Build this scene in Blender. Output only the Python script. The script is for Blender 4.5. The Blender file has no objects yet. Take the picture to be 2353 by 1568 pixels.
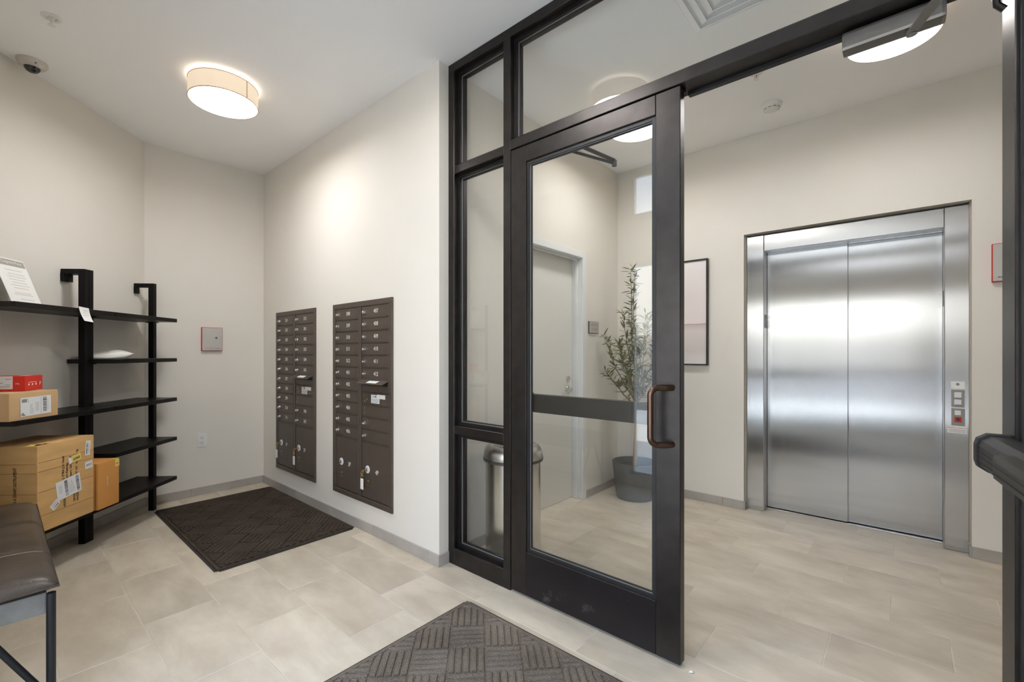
import bpy, bmesh, math, random
from mathutils import Matrix, Vector, Euler

random.seed(7)
scene = bpy.context.scene
COL = scene.collection
PI = math.pi

# ------------------------------------------------------------------ camera
cam_d = bpy.data.cameras.new('camera')
cam = bpy.data.objects.new('camera', cam_d)
COL.objects.link(cam)
cam.location = (0, 0, 1.26)
cam.rotation_euler = (PI / 2, 0, math.radians(40.98))
cam_d.sensor_width = 36.0
cam_d.lens = 1035.0 / 2353.0 * 36.0
cam_d.shift_y = 26.0 / 2353.0
cam_d.clip_start = 0.01
cam_d.clip_end = 500
scene.camera = cam

# ------------------------------------------------------------------ view
vs = scene.view_settings
vs.view_transform = 'Standard'
vs.look = 'None'
vs.gamma = 1.0
vs.use_curve_mapping = False
vs.exposure = 1.42
scene.cycles.use_denoising = True
scene.cycles.max_bounces = 8
scene.cycles.diffuse_bounces = 4
scene.cycles.use_adaptive_sampling = True
scene.cycles.adaptive_threshold = 0.06
scene.cycles.glossy_bounces = 4
scene.cycles.transparent_max_bounces = 24
scene.cycles.sample_clamp_indirect = 6.0
scene.cycles.caustics_reflective = False
scene.cycles.caustics_refractive = False

SKY = 2.2           # brightness of the daylight sky
LAMP = 20.5          # brightness of the lamp diffusers

# ------------------------------------------------------------------ world: pale sky, whiter at the horizon
w = bpy.data.worlds.new('sky')
scene.world = w
w.use_nodes = True
nt = w.node_tree
nt.nodes.clear()
o_ = nt.nodes.new('ShaderNodeOutputWorld')
bg = nt.nodes.new('ShaderNodeBackground')
tc = nt.nodes.new('ShaderNodeTexCoord')
sx = nt.nodes.new('ShaderNodeSeparateXYZ')
rp = nt.nodes.new('ShaderNodeValToRGB')
nt.links.new(tc.outputs['Generated'], sx.inputs[0])
nt.links.new(sx.outputs['Z'], rp.inputs[0])
rp.color_ramp.elements[0].position = 0.06
rp.color_ramp.elements[0].color = (1.0, 0.985, 0.96, 1)
rp.color_ramp.elements[1].position = 0.5
rp.color_ramp.elements[1].color = (0.50, 0.68, 1.0, 1)
nt.links.new(rp.outputs[0], bg.inputs[0])
bg.inputs[1].default_value = SKY
nt.links.new(bg.outputs[0], o_.inputs[0])

# sun high behind the building: added so the pavement bounces light to the ceiling
sun_d = bpy.data.lights.new('sun', 'SUN')
sun_d.energy = 9.0
sun_d.angle = 0.01
sun_d.color = (1.0, 0.99, 0.97)
sun_o = bpy.data.objects.new('sun', sun_d)
COL.objects.link(sun_o)
sun_o.rotation_euler = (math.radians(-38), math.radians(8), 0)

# portals: tell the renderer where the glazing behind the camera is
for (px0, px1, pz0, pz1) in ((-1.96, 1.0, 0.10, 2.10), (-1.96, 1.0, 2.54, 2.95)):
    ld = bpy.data.lights.new('window_portal', 'AREA')
    ld.shape = 'RECTANGLE'
    ld.size = px1 - px0
    ld.size_y = pz1 - pz0
    ld.cycles.is_portal = True
    lo = bpy.data.objects.new('window_portal', ld)
    COL.objects.link(lo)
    lo.location = ((px0 + px1) / 2, -0.34, (pz0 + pz1) / 2)
    lo.rotation_euler = (PI / 2, 0, PI)


# ================================================================== helpers
class NT:
    def __init__(s, name):
        s.m = bpy.data.materials.new(name)
        s.m.use_nodes = True
        s.t = s.m.node_tree
        s.b = s.t.nodes['Principled BSDF']
        s.out = s.t.nodes['Material Output']

    def n(s, k, **kw):
        x = s.t.nodes.new(k)
        for a, v in kw.items():
            setattr(x, a, v)
        return x

    def l(s, a, b):
        s.t.links.new(a, b)


def srgb(r, g, b):
    def f(c):
        c /= 255.0
        return c / 12.92 if c <= 0.04045 else ((c + 0.055) / 1.055) ** 2.4
    return (f(r), f(g), f(b), 1.0)


MATS = {}


def mat(name, col, rough=0.5, metal=0.0, noise=0.0, nscale=8.0, bump=0.0, bscale=60.0, spec=0.5,
        emit=None, estr=0.0, stretch=None, dark=None, detail=4.0, coat=0.0, objrand=False):
    if name in MATS:
        return MATS[name]
    N = NT(name)
    b = N.b
    b.inputs['Base Color'].default_value = col
    b.inputs['Roughness'].default_value = rough
    b.inputs['Metallic'].default_value = metal
    b.inputs['Specular IOR Level'].default_value = spec
    b.inputs['Coat Weight'].default_value = coat
    vec = None
    if noise or bump:
        tcn = N.n('ShaderNodeTexCoord')
        mp = N.n('ShaderNodeMapping')
        N.l(tcn.outputs['Object'], mp.inputs['Vector'])
        if stretch:
            mp.inputs['Scale'].default_value = stretch
        if objrand:
            oi = N.n('ShaderNodeObjectInfo')
            ml = N.n('ShaderNodeVectorMath', operation='SCALE')
            ml.inputs[0].default_value = (37.0, 53.0, 11.0)
            N.l(oi.outputs['Random'], ml.inputs['Scale'])
            N.l(ml.outputs[0], mp.inputs['Location'])
        vec = mp.outputs[0]
    if noise:
        nz = N.n('ShaderNodeTexNoise')
        nz.inputs['Scale'].default_value = nscale
        nz.inputs['Detail'].default_value = detail
        N.l(vec, nz.inputs['Vector'])
        cr = N.n('ShaderNodeValToRGB')
        cr.color_ramp.elements[0].position = 0.3
        cr.color_ramp.elements[1].position = 0.7
        d = dark if dark else tuple(c * (1 - noise) for c in col[:3]) + (1,)
        cr.color_ramp.elements[0].color = d
        cr.color_ramp.elements[1].color = col
        N.l(nz.outputs['Fac'], cr.inputs[0])
        N.l(cr.outputs[0], b.inputs['Base Color'])
    if bump:
        n2 = N.n('ShaderNodeTexNoise')
        n2.inputs['Scale'].default_value = bscale
        n2.inputs['Detail'].default_value = 3.0
        N.l(vec, n2.inputs['Vector'])
        bp = N.n('ShaderNodeBump')
        bp.inputs['Strength'].default_value = bump
        bp.inputs['Distance'].default_value = 0.01
        N.l(n2.outputs['Fac'], bp.inputs['Height'])
        N.l(bp.outputs[0], b.inputs['Normal'])
    if emit:
        b.inputs['Emission Color'].default_value = emit
        b.inputs['Emission Strength'].default_value = estr
    MATS[name] = N.m
    return N.m


def box(bm, x0, x1, y0, y1, z0, z1, bev=0.0, seg=1):
    r = bmesh.ops.create_cube(bm, size=1.0)
    vs_ = r['verts']
    M = Matrix.Translation(((x0 + x1) / 2, (y0 + y1) / 2, (z0 + z1) / 2)) @ Matrix.Diagonal((abs(x1 - x0), abs(y1 - y0), abs(z1 - z0), 1))
    bmesh.ops.transform(bm, matrix=M, verts=vs_)
    if bev > 0:
        es = list({e for v in vs_ for e in v.link_edges})
        bmesh.ops.bevel(bm, geom=es, offset=bev, segments=seg, affect='EDGES', profile=0.7)
    return vs_


def tube(bm, pts, rad, n=10, cap=True):
    pts = [Vector(p) for p in pts]
    rads = rad if isinstance(rad, (list, tuple)) else [rad] * len(pts)
    rings = []
    prev = None
    for i, p in enumerate(pts):
        if i == 0:
            t = pts[1] - p
        elif i == len(pts) - 1:
            t = p - pts[i - 1]
        else:
            t = (pts[i + 1] - p).normalized() + (p - pts[i - 1]).normalized()
        t.normalize()
        if prev is None:
            a = Vector((0, 0, 1)) if abs(t.z) < 0.9 else Vector((1, 0, 0))
            u = t.cross(a).normalized()
        else:
            u = (prev - t * prev.dot(t)).normalized()
        prev = u
        v = t.cross(u)
        rings.append([bm.verts.new(p + (u * math.cos(2 * PI * k / n) + v * math.sin(2 * PI * k / n)) * rads[i]) for k in range(n)])
    for a, b in zip(rings[:-1], rings[1:]):
        for k in range(n):
            bm.faces.new((a[k], a[(k + 1) % n], b[(k + 1) % n], b[k]))
    if cap:
        bm.faces.new(rings[0][::-1])
        bm.faces.new(rings[-1])


def lathe(bm, prof, n=32, c=(0, 0, 0), axis='z', close=True):
    rings = []
    for (r, h) in prof:
        ring = []
        for k in range(n):
            a = 2 * PI * k / n
            p = (r * math.cos(a), r * math.sin(a), h)
            if axis == 'y':
                p = (p[0], p[2], p[1])
            elif axis == 'x':
                p = (p[2], p[0], p[1])
            ring.append(bm.verts.new((p[0] + c[0], p[1] + c[1], p[2] + c[2])))
        rings.append(ring)
    for a, b in zip(rings[:-1], rings[1:]):
        for k in range(n):
            bm.faces.new((a[k], a[(k + 1) % n], b[(k + 1) % n], b[k]))
    if close:
        if prof[0][0] > 1e-5:
            bm.faces.new(rings[0][::-1])
        if prof[-1][0] > 1e-5:
            bm.faces.new(rings[-1])
    bmesh.ops.recalc_face_normals(bm, faces=bm.faces)


INV = {}      # thing -> inverse of its world matrix


def finish(bm, name, m, smooth=False):
    bmesh.ops.recalc_face_normals(bm, faces=bm.faces)
    me = bpy.data.meshes.new(name)
    bm.to_mesh(me)
    bm.free()
    if m:
        me.materials.append(m)
    if smooth:
        for p in me.polygons:
            p.use_smooth = True
        if smooth != 'all':
            me.set_sharp_from_angle(angle=math.radians(40))
    return me


def root_of(o):
    while o.parent:
        o = o.parent
    return o


def obj(name, bm, m, parent=None, smooth=False, local=False, loc=None):
    """one mesh object; mesh given in world space unless local"""
    me = bm if isinstance(bm, bpy.types.Mesh) else finish(bm, name, m, smooth)
    o = bpy.data.objects.new(name, me)
    COL.objects.link(o)
    if parent:
        o.parent = parent
        if not local:
            me.transform(INV.get(root_of(parent).name, Matrix.Identity(4)))
    if loc is not None:
        o.location = loc
    return o


def thing(name, label, cat, loc=(0, 0, 0), rz=0.0, group=None, kind=None):
    o = bpy.data.objects.new(name, None)
    o.empty_display_size = 0.1
    COL.objects.link(o)
    o.location = loc
    o.rotation_euler = (0, 0, rz)
    if label:
        o['label'] = label
    if cat:
        o['category'] = cat
    if group:
        o['group'] = group
    if kind:
        o['kind'] = kind
    INV[o.name] = (Matrix.Translation(loc) @ Matrix.Rotation(rz, 4, 'Z')).inverted()
    return o


def tag(o, label, cat, group=None):
    o['label'] = label
    o['category'] = cat
    if group:
        o['group'] = group
    return o


def struct(name, bm, m, label=None, smooth=False):
    o = obj(name, bm, m, None, smooth)
    o['kind'] = 'structure'
    if label:
        o['label'] = label
    return o


_txt = {}


def text_mesh(s, size, m, ex=0.0004, align='CENTER'):
    k = (s, size, m.name, align)
    if k in _txt:
        return _txt[k]
    cu = bpy.data.curves.new('lettering', 'FONT')
    cu.body = s
    cu.size = size
    cu.extrude = ex
    cu.resolution_u = 2
    cu.align_x = align
    cu.align_y = 'CENTER'
    t = bpy.data.objects.new('lettering', cu)
    me = bpy.data.meshes.new_from_object(t)
    bpy.data.objects.remove(t)
    me.materials.clear()
    me.materials.append(m)
    _txt[k] = me
    return me


def text(name, s, size, m, parent, M, align='CENTER', world=True, sx=1.0):
    """M places the lettering (its plane faces +Z, reads along +X)"""
    me = text_mesh(s, size, m, align=align)
    o = bpy.data.objects.new(name, me)
    COL.objects.link(o)
    if parent:
        o.parent = parent
        if world:
            M = INV.get(root_of(parent).name, Matrix.Identity(4)) @ M
    o.matrix_local = M @ Matrix.Diagonal((sx, 1, 1, 1))
    return o


T = Matrix.Translation
FACE_MY = Matrix.Rotation(PI / 2, 4, 'X')                      # lettering on a face towards -Y
FACE_PX = Matrix.Rotation(PI / 2, 4, 'Z') @ FACE_MY            # towards +X
FACE_PY = Matrix.Rotation(PI, 4, 'Z') @ FACE_MY                # towards +Y


def quad(bm, pts):
    return bm.faces.new([bm.verts.new(p) for p in pts])


# ================================================================== materials
def m_wall():
    return mat('wall_paint', srgb(229, 223, 213), 0.75, noise=0.03, nscale=1.5, bump=0.05, bscale=220, spec=0.25)


M_WALL = m_wall()
M_CEIL = mat('ceiling_paint', srgb(250, 248, 246), 0.85, bump=0.03, bscale=200, spec=0.2)
M_BASE = mat('baseboard_tile', srgb(182, 175, 166), 0.45, noise=0.22, nscale=5, objrand=True)
M_GROUT = mat('grout', srgb(222, 210, 192), 0.9, noise=0.2, nscale=6)
M_BRONZE = mat('dark_bronze_metal', (0.056, 0.050, 0.047, 1), 0.38, metal=0.85, noise=0.25, nscale=14, bump=0.02, bscale=300)
M_BRONZE2 = mat('bronze_gasket', (0.012, 0.011, 0.011, 1), 0.5)
M_BEAD = mat('glazing_bead_silver', (0.42, 0.42, 0.41, 1), 0.35, metal=0.7)
M_HANDLE = mat('handle_bronze', (0.14, 0.085, 0.062, 1), 0.28, metal=0.95)
M_BLACK = mat('black_powder_coat', (0.0035, 0.003, 0.0027, 1), 0.5, spec=0.2)
M_SHELF = mat('black_shelf_wood', (0.007, 0.0055, 0.0045, 1), 0.38, noise=0.4, nscale=6, stretch=(1, 12, 12), spec=0.28)
M_MAIL = mat('mailbox_bronze', (0.098, 0.074, 0.058, 1), 0.46, metal=0.12, noise=0.15, nscale=18, bump=0.015, bscale=260)
M_MAILDK = mat('mailbox_shadow_gap', (0.010, 0.009, 0.008, 1), 0.6)
M_SILVER = mat('lock_nickel', (0.72, 0.69, 0.64, 1), 0.22, metal=0.95)
M_BRASS = mat('key_brass', (0.62, 0.42, 0.17, 1), 0.3, metal=0.9)
M_WHITE = mat('white_plastic', srgb(232, 230, 224), 0.4)
M_WHITEM = mat('white_ring', srgb(225, 225, 228), 0.35)
M_INK = mat('engraved_white', srgb(225, 222, 214), 0.6)
M_INKB = mat('black_ink', (0.02, 0.02, 0.02, 1), 0.7)
M_INKG = mat('grey_ink', (0.28, 0.27, 0.26, 1), 0.7)
M_INKR = mat('red_ink', srgb(200, 50, 45), 0.7)
M_PAPER = mat('paper_white', srgb(238, 236, 231), 0.75)
M_LABEL = mat('shipping_label', srgb(236, 236, 236), 0.5)
M_CARD = mat('cardboard', srgb(226, 182, 122), 0.82, noise=0.18, nscale=5, stretch=(1, 1, 4), bump=0.06, bscale=40, spec=0.2)
M_CARD2 = mat('cardboard_pale', srgb(220, 182, 136), 0.8, noise=0.12, nscale=5, bump=0.04, bscale=40, spec=0.2)
M_CARD3 = mat('cardboard_orange', srgb(220, 156, 86), 0.8, noise=0.10, nscale=5, bump=0.03, bscale=40, spec=0.2)
M_CREASE = mat('cardboard_crease', srgb(150, 108, 60), 0.9)
M_YELLOW = mat('yellow_sticker', srgb(236, 212, 110), 0.7)
M_RED = mat('red_box_print', srgb(222, 42, 24), 0.45)
M_POLY = mat('poly_mailer_white', srgb(236, 232, 224), 0.38, bump=0.35, bscale=14)
M_LEATHER = mat('grey_leather', srgb(84, 73, 62), 0.36, noise=0.5, nscale=7, bump=0.12, bscale=120, stretch=(1, 1, 1))
M_LEATHER2 = mat('grey_leather_apron', srgb(128, 126, 122), 0.6, noise=0.25, nscale=16, bump=0.1, bscale=140)
M_STITCH = mat('seam_thread', srgb(168, 156, 140), 0.8)
M_LEG = mat('black_steel_leg', (0.028, 0.030, 0.033, 1), 0.35, metal=0.6)
M_REDP = mat('red_panel_side', srgb(196, 48, 34), 0.5)
M_PANELG = mat('panel_grey_face', srgb(196, 192, 186), 0.42, metal=0.15, noise=0.05, nscale=3)
M_DARKPL = mat('dark_plate', (0.05, 0.05, 0.055, 1), 0.4)
M_GREYPL = mat('grey_plate', srgb(150, 147, 142), 0.45, metal=0.3)
M_DOORW = mat('door_white_paint', srgb(222, 219, 211), 0.5, bump=0.01, bscale=200)
M_FRAMEW = mat('door_frame_white', srgb(226, 226, 224), 0.42)
M_POT = mat('planter_charcoal', srgb(92, 94, 96), 0.65, noise=0.2, nscale=10)
M_SOIL = mat('planter_moss', srgb(62, 58, 40), 0.95, noise=0.5, nscale=60)
M_TRUNK = mat('olive_bark', srgb(176, 146, 112), 0.85, noise=0.35, nscale=20, stretch=(1, 1, .3), bump=0.3, bscale=50)
M_TWIG = mat('olive_twig', srgb(128, 112, 82), 0.85)
M_LEAF = [mat('olive_leaf_a', srgb(96, 103, 44), 0.6, spec=.3), mat('olive_leaf_b', srgb(66, 82, 36), 0.6, spec=.3), mat('olive_leaf_c', srgb(126, 126, 72), 0.6, spec=.3)]
M_ART = None
M_LENS = mat('camera_dome_black', (0.008, 0.008, 0.008, 1), 0.08, spec=0.8)
M_BEIGEPL = mat('beige_plastic', srgb(206, 200, 190), 0.5)
M_REDGL = mat('sprinkler_bulb', srgb(170, 40, 30), 0.2)
M_DARKSLOT = mat('slot_dark', (0.03, 0.03, 0.03, 1), 0.8)
M_ALU = mat('aluminium_sill', (0.55, 0.54, 0.53, 1), 0.35, metal=0.9)
M_SHADE = None
M_CONC = mat('exterior_pavement', srgb(205, 203, 198), 0.9, noise=0.1, nscale=1.2)
M_BLDG = mat('far_building_wall', srgb(150, 147, 142), 0.9, noise=0.1, nscale=0.2)
M_BLDW = mat('far_building_window', (0.06, 0.07, 0.08, 1), 0.15)


def m_tile():
    N = NT('floor_tile')
    tcn = N.n('ShaderNodeTexCoord')
    oi = N.n('ShaderNodeObjectInfo')
    ml = N.n('ShaderNodeVectorMath', operation='SCALE')
    ml.inputs[0].default_value = (41.0, 67.0, 13.0)
    N.l(oi.outputs['Random'], ml.inputs['Scale'])
    mp = N.n('ShaderNodeMapping')
    mp.inputs['Scale'].default_value = (1.2, 2.6, 1.0)
    N.l(tcn.outputs['Object'], mp.inputs['Vector'])
    N.l(ml.outputs[0], mp.inputs['Location'])
    nz = N.n('ShaderNodeTexNoise')
    nz.inputs['Scale'].default_value = 2.2
    nz.inputs['Detail'].default_value = 7
    nz.inputs['Roughness'].default_value = 0.6
    nz.inputs['Distortion'].default_value = 0.25
    N.l(mp.outputs[0], nz.inputs['Vector'])
    cr = N.n('ShaderNodeValToRGB')
    cr.color_ramp.elements[0].position = 0.28
    cr.color_ramp.elements[0].color = srgb(189, 175, 154)
    cr.color_ramp.elements[1].position = 0.72
    cr.color_ramp.elements[1].color = srgb(224, 211, 190)
    N.l(nz.outputs['Fac'], cr.inputs[0])
    hs = N.n('ShaderNodeHueSaturation')
    mr = N.n('ShaderNodeMapRange')
    mr.inputs['To Min'].default_value = 0.94
    mr.inputs['To Max'].default_value = 1.05
    N.l(oi.outputs['Random'], mr.inputs['Value'])
    N.l(mr.outputs[0], hs.inputs['Value'])
    N.l(cr.outputs[0], hs.inputs['Color'])
    N.l(hs.outputs[0], N.b.inputs['Base Color'])
    N.b.inputs['Roughness'].default_value = 0.42
    N.b.inputs['Specular IOR Level'].default_value = 0.45
    bp = N.n('ShaderNodeBump')
    bp.inputs['Strength'].default_value = 0.04
    n2 = N.n('ShaderNodeTexNoise')
    n2.inputs['Scale'].default_value = 60
    N.l(tcn.outputs['Object'], n2.inputs['Vector'])
    N.l(n2.outputs['Fac'], bp.inputs['Height'])
    N.l(bp.outputs[0], N.b.inputs['Normal'])
    return N.m


M_TILE = m_tile()


def m_glass():
    N = NT('clear_glass')
    N.t.nodes.remove(N.b)
    tr = N.n('ShaderNodeBsdfTransparent')
    tr.inputs[0].default_value = (0.985, 0.992, 0.985, 1)
    gl = N.n('ShaderNodeBsdfGlossy')
    gl.inputs['Roughness'].default_value = 0.0
    gl.inputs['Color'].default_value = (1, 1, 1, 1)
    geo = N.n('ShaderNodeNewGeometry')
    mr = N.n('ShaderNodeMapRange')
    mr.inputs['To Min'].default_value = 1.52
    mr.inputs['To Max'].default_value = 1 / 1.52
    N.l(geo.outputs['Backfacing'], mr.inputs['Value'])
    fr = N.n('ShaderNodeFresnel')
    N.l(mr.outputs[0], fr.inputs['IOR'])
    mx = N.n('ShaderNodeMixShader')
    N.l(fr.outputs[0], mx.inputs[0])
    N.l(tr.outputs[0], mx.inputs[1])
    N.l(gl.outputs[0], mx.inputs[2])
    N.l(mx.outputs[0], N.out.inputs[0])
    return N.m


M_GLASS = m_glass()


def m_steel(name, tangent, rough=0.30, base=0.60, aniso=0.85, wav=0.0):
    N = NT(name)
    N.b.inputs['Base Color'].default_value = (base, base, base * 1.0, 1)
    N.b.inputs['Metallic'].default_value = 1.0
    N.b.inputs['Roughness'].default_value = rough
    N.b.inputs['Anisotropic'].default_value = aniso
    cx = N.n('ShaderNodeCombineXYZ')
    for i in range(3):
        cx.inputs[i].default_value = tangent[i]
    N.l(cx.outputs[0], N.b.inputs['Tangent'])
    tcn = N.n('ShaderNodeTexCoord')
    mp = N.n('ShaderNodeMapping')
    mp.inputs['Scale'].default_value = (220, 220, 3)
    N.l(tcn.outputs['Object'], mp.inputs['Vector'])
    nz = N.n('ShaderNodeTexNoise')
    nz.inputs['Scale'].default_value = 1.0
    nz.inputs['Detail'].default_value = 2
    N.l(mp.outputs[0], nz.inputs['Vector'])
    mr = N.n('ShaderNodeMapRange')
    mr.inputs['To Min'].default_value = rough - 0.02
    mr.inputs['To Max'].default_value = rough + 0.03
    N.l(nz.outputs['Fac'], mr.inputs['Value'])
    N.l(mr.outputs[0], N.b.inputs['Roughness'])
    if wav:
        n2 = N.n('ShaderNodeTexNoise')
        n2.inputs['Scale'].default_value = 1.3
        n2.inputs['Detail'].default_value = 1
        N.l(tcn.outputs['Object'], n2.inputs['Vector'])
        bp = N.n('ShaderNodeBump')
        bp.inputs['Strength'].default_value = wav
        bp.inputs['Distance'].default_value = 0.02
        N.l(n2.outputs['Fac'], bp.inputs['Height'])
        N.l(bp.outputs[0], N.b.inputs['Normal'])
    return N.m


M_STEEL = m_steel('brushed_stainless', (1, 0, 0), 0.22, 0.56, 1.0, 0.05)
M_STEELJ = m_steel('brushed_stainless_jamb', (1, 0, 0), 0.22, 0.58, 1.0, 0.0)
M_CAN = mat('bin_stainless', (0.60, 0.59, 0.57, 1), 0.24, metal=1.0)
M_CANLID = mat('bin_lid_satin', (0.55, 0.53, 0.50, 1), 0.34, metal=1.0)


def m_shade():
    N = NT('drum_shade_fabric')
    N.b.inputs['Base Color'].default_value = srgb(226, 208, 184)
    N.b.inputs['Roughness'].default_value = 0.9
    N.b.inputs['Emission Color'].default_value = (1.0, 0.82, 0.62, 1)
    N.b.inputs['Emission Strength'].default_value = 0.20
    return N.m


M_SHADE = m_shade()
M_TRIM = mat('shade_trim', srgb(176, 138, 90), 0.8)
M_DIFF = mat('lamp_diffuser', (0.9, 0.9, 0.9, 1), 0.5, emit=(0.97, 0.98, 1.0, 1), estr=LAMP)
M_GLOW = mat('lamp_canopy_glow', (0.9, 0.9, 0.9, 1), 0.5, emit=(1.0, 0.95, 0.88, 1), estr=1.7)  # canopy made to glow, added for a soft halo on the ceiling
M_DIFF3 = mat('lamp_diffuser_door', (0.9, 0.9, 0.9, 1), 0.5, emit=(0.97, 0.98, 1.0, 1), estr=LAMP * 0.85)
M_DIFF2 = mat('lamp_diffuser_dimmed', (0.9, 0.9, 0.9, 1), 0.5, emit=(0.97, 0.98, 1.0, 1), estr=LAMP * 0.64)


def m_carpet(name, c1, c2):
    N = NT(name)
    tcn = N.n('ShaderNodeTexCoord')
    nz = N.n('ShaderNodeTexNoise')
    nz.inputs['Scale'].default_value = 420
    nz.inputs['Detail'].default_value = 2
    N.l(tcn.outputs['Object'], nz.inputs['Vector'])
    n3 = N.n('ShaderNodeTexNoise')
    n3.inputs['Scale'].default_value = 5
    n3.inputs['Detail'].default_value = 3
    N.l(tcn.outputs['Object'], n3.inputs['Vector'])
    ad = N.n('ShaderNodeMath', operation='MULTIPLY_ADD')
    ad.inputs[1].default_value = 0.35
    N.l(n3.outputs['Fac'], ad.inputs[0])
    N.l(nz.outputs['Fac'], ad.inputs[2])
    cr = N.n('ShaderNodeValToRGB')
    cr.color_ramp.elements[0].position = 0.50
    cr.color_ramp.elements[0].color = c1
    cr.color_ramp.elements[1].position = 0.90
    cr.color_ramp.elements[1].color = c2
    N.l(ad.outputs[0], cr.inputs[0])
    N.l(cr.outputs[0], N.b.inputs['Base Color'])
    N.b.inputs['Roughness'].default_value = 0.97
    N.b.inputs['Specular IOR Level'].default_value = 0.1
    bp = N.n('ShaderNodeBump')
    bp.inputs['Strength'].default_value = 0.8
    bp.inputs['Distance'].default_value = 0.004
    N.l(nz.outputs['Fac'], bp.inputs['Height'])
    N.l(bp.outputs[0], N.b.inputs['Normal'])
    return N.m


M_CARPET1 = m_carpet('mat_brown_pile', srgb(58, 49, 42), srgb(98, 86, 74))
M_CARPET2 = m_carpet('mat_pile_skylit', srgb(84, 74, 65), srgb(158, 145, 130))  # same mat as the brown one; sky light painted in as paler pile
M_RUBBER = mat('mat_edge_skylit', srgb(74, 62, 54), 0.85)  # edge paler too, for the painted sky light
M_RUBBER1 = mat('mat_rubber_edge_dark', srgb(56, 48, 43), 0.85)


def m_art():
    N = NT('watercolour_print')
    tcn = N.n('ShaderNodeTexCoord')
    sp = N.n('ShaderNodeSeparateXYZ')
    N.l(tcn.outputs['Object'], sp.inputs[0])
    nz = N.n('ShaderNodeTexNoise')
    nz.inputs['Scale'].default_value = 5
    nz.inputs['Detail'].default_value = 6
    N.l(tcn.outputs['Object'], nz.inputs['Vector'])
    ma = N.n('ShaderNodeMath', operation='MULTIPLY_ADD')
    ma.inputs[1].default_value = 0.02
    N.l(nz.outputs['Fac'], ma.inputs[0])
    N.l(sp.outputs['Z'], ma.inputs[2])
    cr = N.n('ShaderNodeValToRGB')
    e = cr.color_ramp.elements
    e[0].position = 0.0
    e[0].color = srgb(232, 224, 220)
    e[1].position = 0.90
    e[1].color = srgb(236, 229, 226)
    for p, c in ((0.13, (214, 203, 198)), (0.30, (222, 210, 205)), (0.352, (204, 186, 182)), (0.358, (176, 152, 148)), (0.366, (230, 218, 213)), (0.6, (228, 217, 213))):
        x = e.new(p)
        x.color = srgb(*c)
    N.l(ma.outputs[0], cr.inputs[0])
    N.l(cr.outputs[0], N.b.inputs['Base Color'])
    N.b.inputs['Roughness'].default_value = 0.6
    return N.m


M_ART = m_art()

# ================================================================== setting
CEIL = 2.98
YM = 1.72      # mailbox wall
YS = 1.79      # storefront front face
YE = 3.94      # elevator wall
XB = -4.69     # end wall with the outlet
XU = -2.075    # utility-room wall
XR = 2.30      # right side (out of view)
YF = -0.34     # glazed entrance wall behind the camera
A0 = Vector((-4.70, 0.82, 0))       # start of the diagonal wall
RZA = -PI / 4


def WA(s, n, z):
    return (A0.x + .70711 * s + .70711 * n, A0.y - .70711 * s + .70711 * n, z)


# floor: grout bed with every tile a piece of its own
bm = bmesh.new()
box(bm, -5.2, XR + .1, YF - .1, 4.3, -0.10, -0.0011)
floor = struct('floor', bm, M_GROUT, 'grey concrete-look porcelain tile floor in staggered rows')
TT, TW, TX0, TY0 = 0.2001, 0.2877, -3.8480, 0.4539
GAP = 0.005
tile_cache = {}


def tile_mesh(lx, ly):
    k = (round(lx, 4), round(ly, 4))
    if k not in tile_cache:
        b = bmesh.new()
        box(b, -lx / 2, lx / 2, -ly / 2, ly / 2, -0.009, 0, 0.0009)
        tile_cache[k] = finish(b, 'tile', M_TILE)
    return tile_cache[k]


def clip_tile(x0, x1, y0, y1):
    """keep the tiles inside the rooms (cut where they meet a wall)"""
    y1 = min(y1, 4.14)
    y0 = max(y0, YF)
    if y0 >= YM - 0.001:
        x0 = max(x0, -2.075)
    x0 = max(x0, XB)
    x1 = min(x1, XR)
    if y0 >= YE - 0.001:
        x0, x1 = max(x0, -0.95), min(x1, 0.31)
    if x1 - x0 < 0.012 or y1 - y0 < 0.012:
        return None
    if x1 + y1 < -3.88:
        return None
    return x0, x1, y0, y1


for r in range(-3, 13):
    ya, yb = TY0 + TW * r, TY0 + TW * (r + 1)
    for k in range(-3, 12):
        xa = TX0 + TT * ((-r) % 3 + 3 * k)
        spans = [(xa, xa + 3 * TT, ya, yb)]
        if ya < YM < yb:
            spans = [(xa, xa + 3 * TT, ya, YM), (xa, xa + 3 * TT, YM, yb)] if xa < -2.075 else spans
            if xa < -2.075 < xa + 3 * TT:
                spans = [(xa, -2.075, ya, YM), (-2.075, xa + 3 * TT, ya, yb)]
        if ya < YE < yb:
            spans = [(xa, xa + 3 * TT, ya, YE), (xa, xa + 3 * TT, YE, yb)] if (xa < -.95 or xa + 3 * TT > .31) else spans
        for sp_ in spans:
            c = clip_tile(*sp_)
            if not c:
                continue
            x0, x1, y0, y1 = c[0] + GAP / 2, c[1] - GAP / 2, c[2] + GAP / 2, c[3] - GAP / 2
            if x1 - x0 < .01 or y1 - y0 < .01:
                continue
            obj('tile', tile_mesh(x1 - x0, y1 - y0), None, floor, local=True, loc=((x0 + x1) / 2, (y0 + y1) / 2, 0))

bm = bmesh.new()
box(bm, -5.2, XR + .1, YF - .1, 4.4, CEIL, CEIL + 0.1)
struct('ceiling', bm, M_CEIL, 'flat white painted ceiling')

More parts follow.
